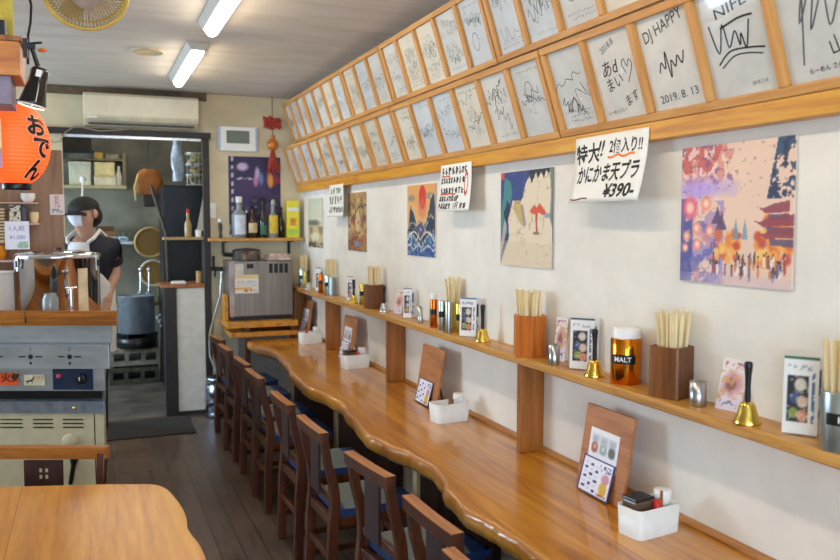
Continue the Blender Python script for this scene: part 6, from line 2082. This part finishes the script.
lad = MB().tube([(-0.06, 8.72, 1.78), (-0.045, 8.75, 2.0)], 0.01, 6).sphere((-0.045, 8.76, 2.03), (0.03, 0.012, 0.035), 10, 8)
lad.tube([(-0.045, 8.76, 2.0), (-0.045, 8.79, 1.95)], 0.005, 5)
tag(obj('white_spatula', lad, M_white, None, origin=(-0.05, 8.75, 1.78)), 'white spatula hung from the kitchen shelf edge', 'spatula')
hd = thing('extractor_hood', 'dark extractor hood above the kitchen shelf', 'hood', (-0.3, 8.3, 2.2))
obj('canopy', MB().box((-0.5, -0.2, 0.06), (0.34, 0.45, 0.3)), plain('dark_hood', '2a271f', 0.5, 0.3, var=0.3), hd)
obj('lip', MB().box((-0.52, -0.22, 0.03), (0.36, 0.45, 0.0595)), M_dkc, hd)
obj('duct', MB().box((-0.2, 0.1, 0.3005), (0.1, 0.4, 0.4595)), M_dkc, hd)
ls = thing('lower_kitchen_shelf', 'low steel kitchen shelf holding crockery behind the cook', 'shelf', (0.1, 9.3, 1.385))
obj('board', MB().box((-0.6, -0.42, 0), (0.42, 0, 0.025)), M_stl2, ls)
obj('brackets', MB().box((0.36, -0.35, -0.1), (0.38, 0, 0)).box((-0.4, -0.35, -0.1), (-0.38, 0, 0)), M_stl2, ls)
M_teal = plain('teal_dish', '4a7f96', 0.4)
for i, x in enumerate((0.21, 0.32)):
    d = thing('dish', 'white dish with blue centre, %s of the pair on the low kitchen shelf' % ('left' if i == 0 else 'right'), 'dish', (x, 8.93, 1.411), group='pair of blue-centred dishes')
    obj('rim', MB().box((-0.05, -0.03, 0), (0.05, 0.03, 0.05)), plain('pale_dish', 'b9d0da', 0.4), d, bevel=0.012)
    obj('centre', MB().box((-0.03, -0.0315, 0.012), (0.03, -0.0302, 0.036)), M_teal, d)
for i, (x, w_, h_, q) in enumerate(((0.14, 0.2, 0.055, '6d4a24'), (0.15, 0.16, 0.05, '7d5a30'), (0.13, 0.18, 0.05, '52381f'))):
    tag(obj('wooden_box', MB().box((-w_ / 2, -0.08, 0), (w_ / 2, 0.08, h_)), plain('brown_box_' + q, q, 0.6, var=0.15), None, (x + 0.02, 9.12, 1.411 + [0, 0.0555, 0.106][i]), bevel=0.004), ['bottom', 'middle', 'top'][i] + ' brown box of the pile on the low kitchen shelf', 'box')
for i in range(3):
    tag(obj('drinking_glass', MB().lathe([(0.024, 0), (0.028, 0.09), (0.026, 0.09), (0.022, 0.006), (0.0001, 0.006)], 16), M_cl, None, (0.33 + 0.06 * (i % 2), 9.1 + 0.05 * i, 1.411)), ['left', 'right', 'rear'][i] + ' drinking glass beside the brown boxes in the kitchen', 'glass')
# strainers, hanging pouch, handles
M_wick_shaded = wood('wicker', '6a4c20', '86662f', 'a08048', 'Z', 0.7, s=4)  # bowl tone darkened so the colour carries its interior shade
M_rimw = wood('strainer_rim_wood', 'a5874e', 'bf9f64', 'd0b47c', 'X', 0.6, s=4)
def strainer(label, c, rad, tilt, mat_):
    t = thing('strainer_basket', label, 'strainer', c, rot=tilt)
    rim = [(rad * math.cos(2 * PI * k / 32), rad * math.sin(2 * PI * k / 32), 0) for k in range(32)]
    obj('rim', MB().tube(rim, 0.013, 8, closed=True), mat_, t)
    m = MB()
    for k in range(28):
        a = 2 * PI * k / 28
        m.tube([(rad * math.cos(a) * q, rad * math.sin(a) * q, -0.11 * (1 - q ** 2.5)) for q in (1, 0.85, 0.65, 0.4, 0.05)], 0.0035, 4)
    for q in (0.9, 0.78, 0.65, 0.5, 0.35, 0.2):
        m.tube([(rad * q * math.cos(2 * PI * k / 24), rad * q * math.sin(2 * PI * k / 24), -0.11 * (1 - q ** 2.5)) for k in range(24)], 0.004, 4, closed=True)
    prof = [(0.001, -0.113)] + [(rad * q, -0.113 * (1 - q ** 2.5)) for q in (0.2, 0.4, 0.6, 0.8, 1.0)]
    m.lathe(prof, 32)
    obj('bowl', m, M_wick_shaded, t)
    return t
strainer('round wicker strainer hung on the kitchen wall above the stock pot', (0.575, 8.7, 1.405), 0.15, (R(100), 0, 0), M_rimw)
strainer('second wicker strainer partly hidden below the round one', (0.6, 8.76, 1.09), 0.13, (R(90), 0, 0), plain('pale_rim', 'c9c3ae', 0.6))
pc = thing('hanging_pouch', 'orange-brown pouch with yellow cord hanging by the kitchen wall', 'pouch', (0.56, 8.5, 2.0))
m = MB()
vs, fs = [], []
for i, (z, w_) in enumerate(((-0.12, 0.07), (-0.1, 0.12), (0.0, 0.13), (0.06, 0.12), (0.11, 0.09), (0.13, 0.06))):
    for k in range(16):
        a = 2 * PI * k / 16
        vs.append((w_ * math.cos(a), 0.035 * math.sin(a), z))
    if i:
        for k in range(16):
            fs.append(((i - 1) * 16 + k, (i - 1) * 16 + (k + 1) % 16, i * 16 + (k + 1) % 16, i * 16 + k))
m.add(vs, fs, 0, True).add(vs[:16], [tuple(range(16))[::-1]]).add(vs[-16:], [tuple(range(16))])
obj('pouch', m, plain('tan_leather', '8c5420', 0.6, var=0.15), pc)
obj('dark_base', MB().box((-0.06, -0.03, -0.24), (0.1, 0.03, -0.115)), M_post, pc, bevel=0.01)
obj('hook_wire', MB().tube([(0.0, 0.0, 0.13), (0.0, 0.0, 0.66)], 0.003, 5), M_post, pc)
obj('cord', MB().tube([(-0.1, -0.04, 0.08), (-0.14, -0.045, -0.05), (-0.13, -0.04, -0.18)], 0.01, 6), plain('yellow_rope', 'c9b06a', 0.7), pc)
tag(obj('long_handle', MB().tube([(0.53, 7.8, 1.93), (0.59, 7.79, 1.72), (0.65, 7.78, 1.5), (0.68, 7.76, 0.018)], 0.016, 8), plain('dark_pole', '4b463c', 0.5), None, origin=(0.68, 7.76, 0.0)), 'long dark pole leaning in the kitchen before the wall', 'pole')
for i, (x, lab) in enumerate(((0.46, 'left steel ladle hanging over the stock pot'), (0.54, 'right steel ladle hanging over the stock pot'))):
    tag(obj('ladle', MB().tube([(x, 8.62, 0.9), (x + 0.01, 8.66, 1.12)], 0.009, 6).sphere((x, 8.62, 0.9), (0.03, 0.03, 0.018), 12, 8).sphere((x + 0.01, 8.66, 1.13), (0.02, 0.012, 0.03), 10, 8), M_steel, None, origin=(x, 8.62, 0.9)), lab, 'ladle')
# stock pot on its burner
sp_ = thing('stock_pot', 'large grey-blue aluminium stock pot on a burner in the kitchen', 'pot', (0.42, 8.65, 0.5))
M_alu = plain('aluminium', 'a9b9ca', 0.38, 0.7, var=0.08)
obj('pot', MB().lathe([(0.165, 0), (0.175, 0.008), (0.175, 0.37), (0.182, 0.375), (0.17, 0.375), (0.165, 0.02), (0.0001, 0.015)], 40), M_alu, sp_)
for s in (-1, 1):
    obj('handle', MB().tube([(s * 0.174, -0.06, 0.28), (s * 0.215, -0.05, 0.29), (s * 0.215, 0.05, 0.29), (s * 0.174, 0.06, 0.28)], 0.01, 6), M_brass, sp_)
obj('stock', MB().lathe([(0.166, 0.33), (0.0001, 0.33)], 32, cap0=False), plain('broth', '9a8a68', 0.2), sp_)
br = thing('gas_burner', 'black gas burner ring under the stock pot', 'burner', (0.42, 8.65, 0.355))
obj('ring', MB().lathe([(0.19, 0), (0.2, 0.01), (0.2, 0.1), (0.17, 0.11), (0.17, 0.01)], 32), M_black, br)
m = MB()
for k in range(6):
    m.box((0.05, -0.01, 0.1), (0.2, 0.01, 0.143), M=Matrix.Rotation(k * PI / 3, 4, 'Z'))
obj('grate', m, M_black, br)
M_blk = plain('concrete_block', '8a877c', 0.9, var=0.15, scale=20, bump=0.2)
def block(name, label, cx, z, m_):
    o = thing(name, label, 'concrete block', (cx, 8.68, z), group='concrete blocks under the burner')
    m = MB()
    W_, H_, D_ = 0.235, 0.165, 0.3
    xs = [-W_, -W_ + 0.035, -W_ / 3 - 0.02, -W_ / 3 + 0.02, W_ / 3 - 0.02, W_ / 3 + 0.02, W_ - 0.035, W_]
    m.box((-W_, -D_ / 2, 0), (W_, D_ / 2, 0.045)).box((-W_, -D_ / 2, H_ - 0.045), (W_, D_ / 2, H_))
    for a, b in ((0, 1), (2, 3), (4, 5), (6, 7)):
        m.box((xs[a], -D_ / 2, 0.045), (xs[b], D_ / 2, H_ - 0.045))
    m.box((-W_, 0.05, 0.045), (W_, 0.06, H_ - 0.045))
    obj('block', m, m_, o)
block('concrete_block', 'pale hollow concrete block directly under the burner', 0.39, 0.1855, M_blk)
block('concrete_block', 'darker hollow concrete block on the kitchen floor', 0.38, 0.0, plain('dark_block', '4c4a42', 0.9, var=0.2, scale=20))
wp = MB()
wp.tube([(0.64, 8.75, 0.95), (0.67, 8.78, 0.5), (0.66, 8.8, 0.2), (0.66, 8.8, 0.014)], 0.013, 6)
tag(obj('gas_hose', wp, plain('green_hose', '7a7a4a', 0.5), None, origin=(0.66, 8.8, 0.0)), 'greenish hose running down beside the stock pot', 'hose')
rg = MB()
for k in range(4):
    rg.tube([(0.6 + 0.02 * k, 8.45 + 0.02 * k, 0.66 - 0.05 * k), (0.68 + 0.01 * k, 8.5, 0.7 - 0.03 * k), (0.73, 8.55, 0.62 - 0.05 * k)], 0.02, 6)
tag(obj('rag', rg, plain('grey_rag', '9aa0a4', 0.8, var=0.2), None, origin=(0.66, 8.5, 0.5)), 'crumpled grey rag hanging by the dark cabinet beside the pot', 'rag')
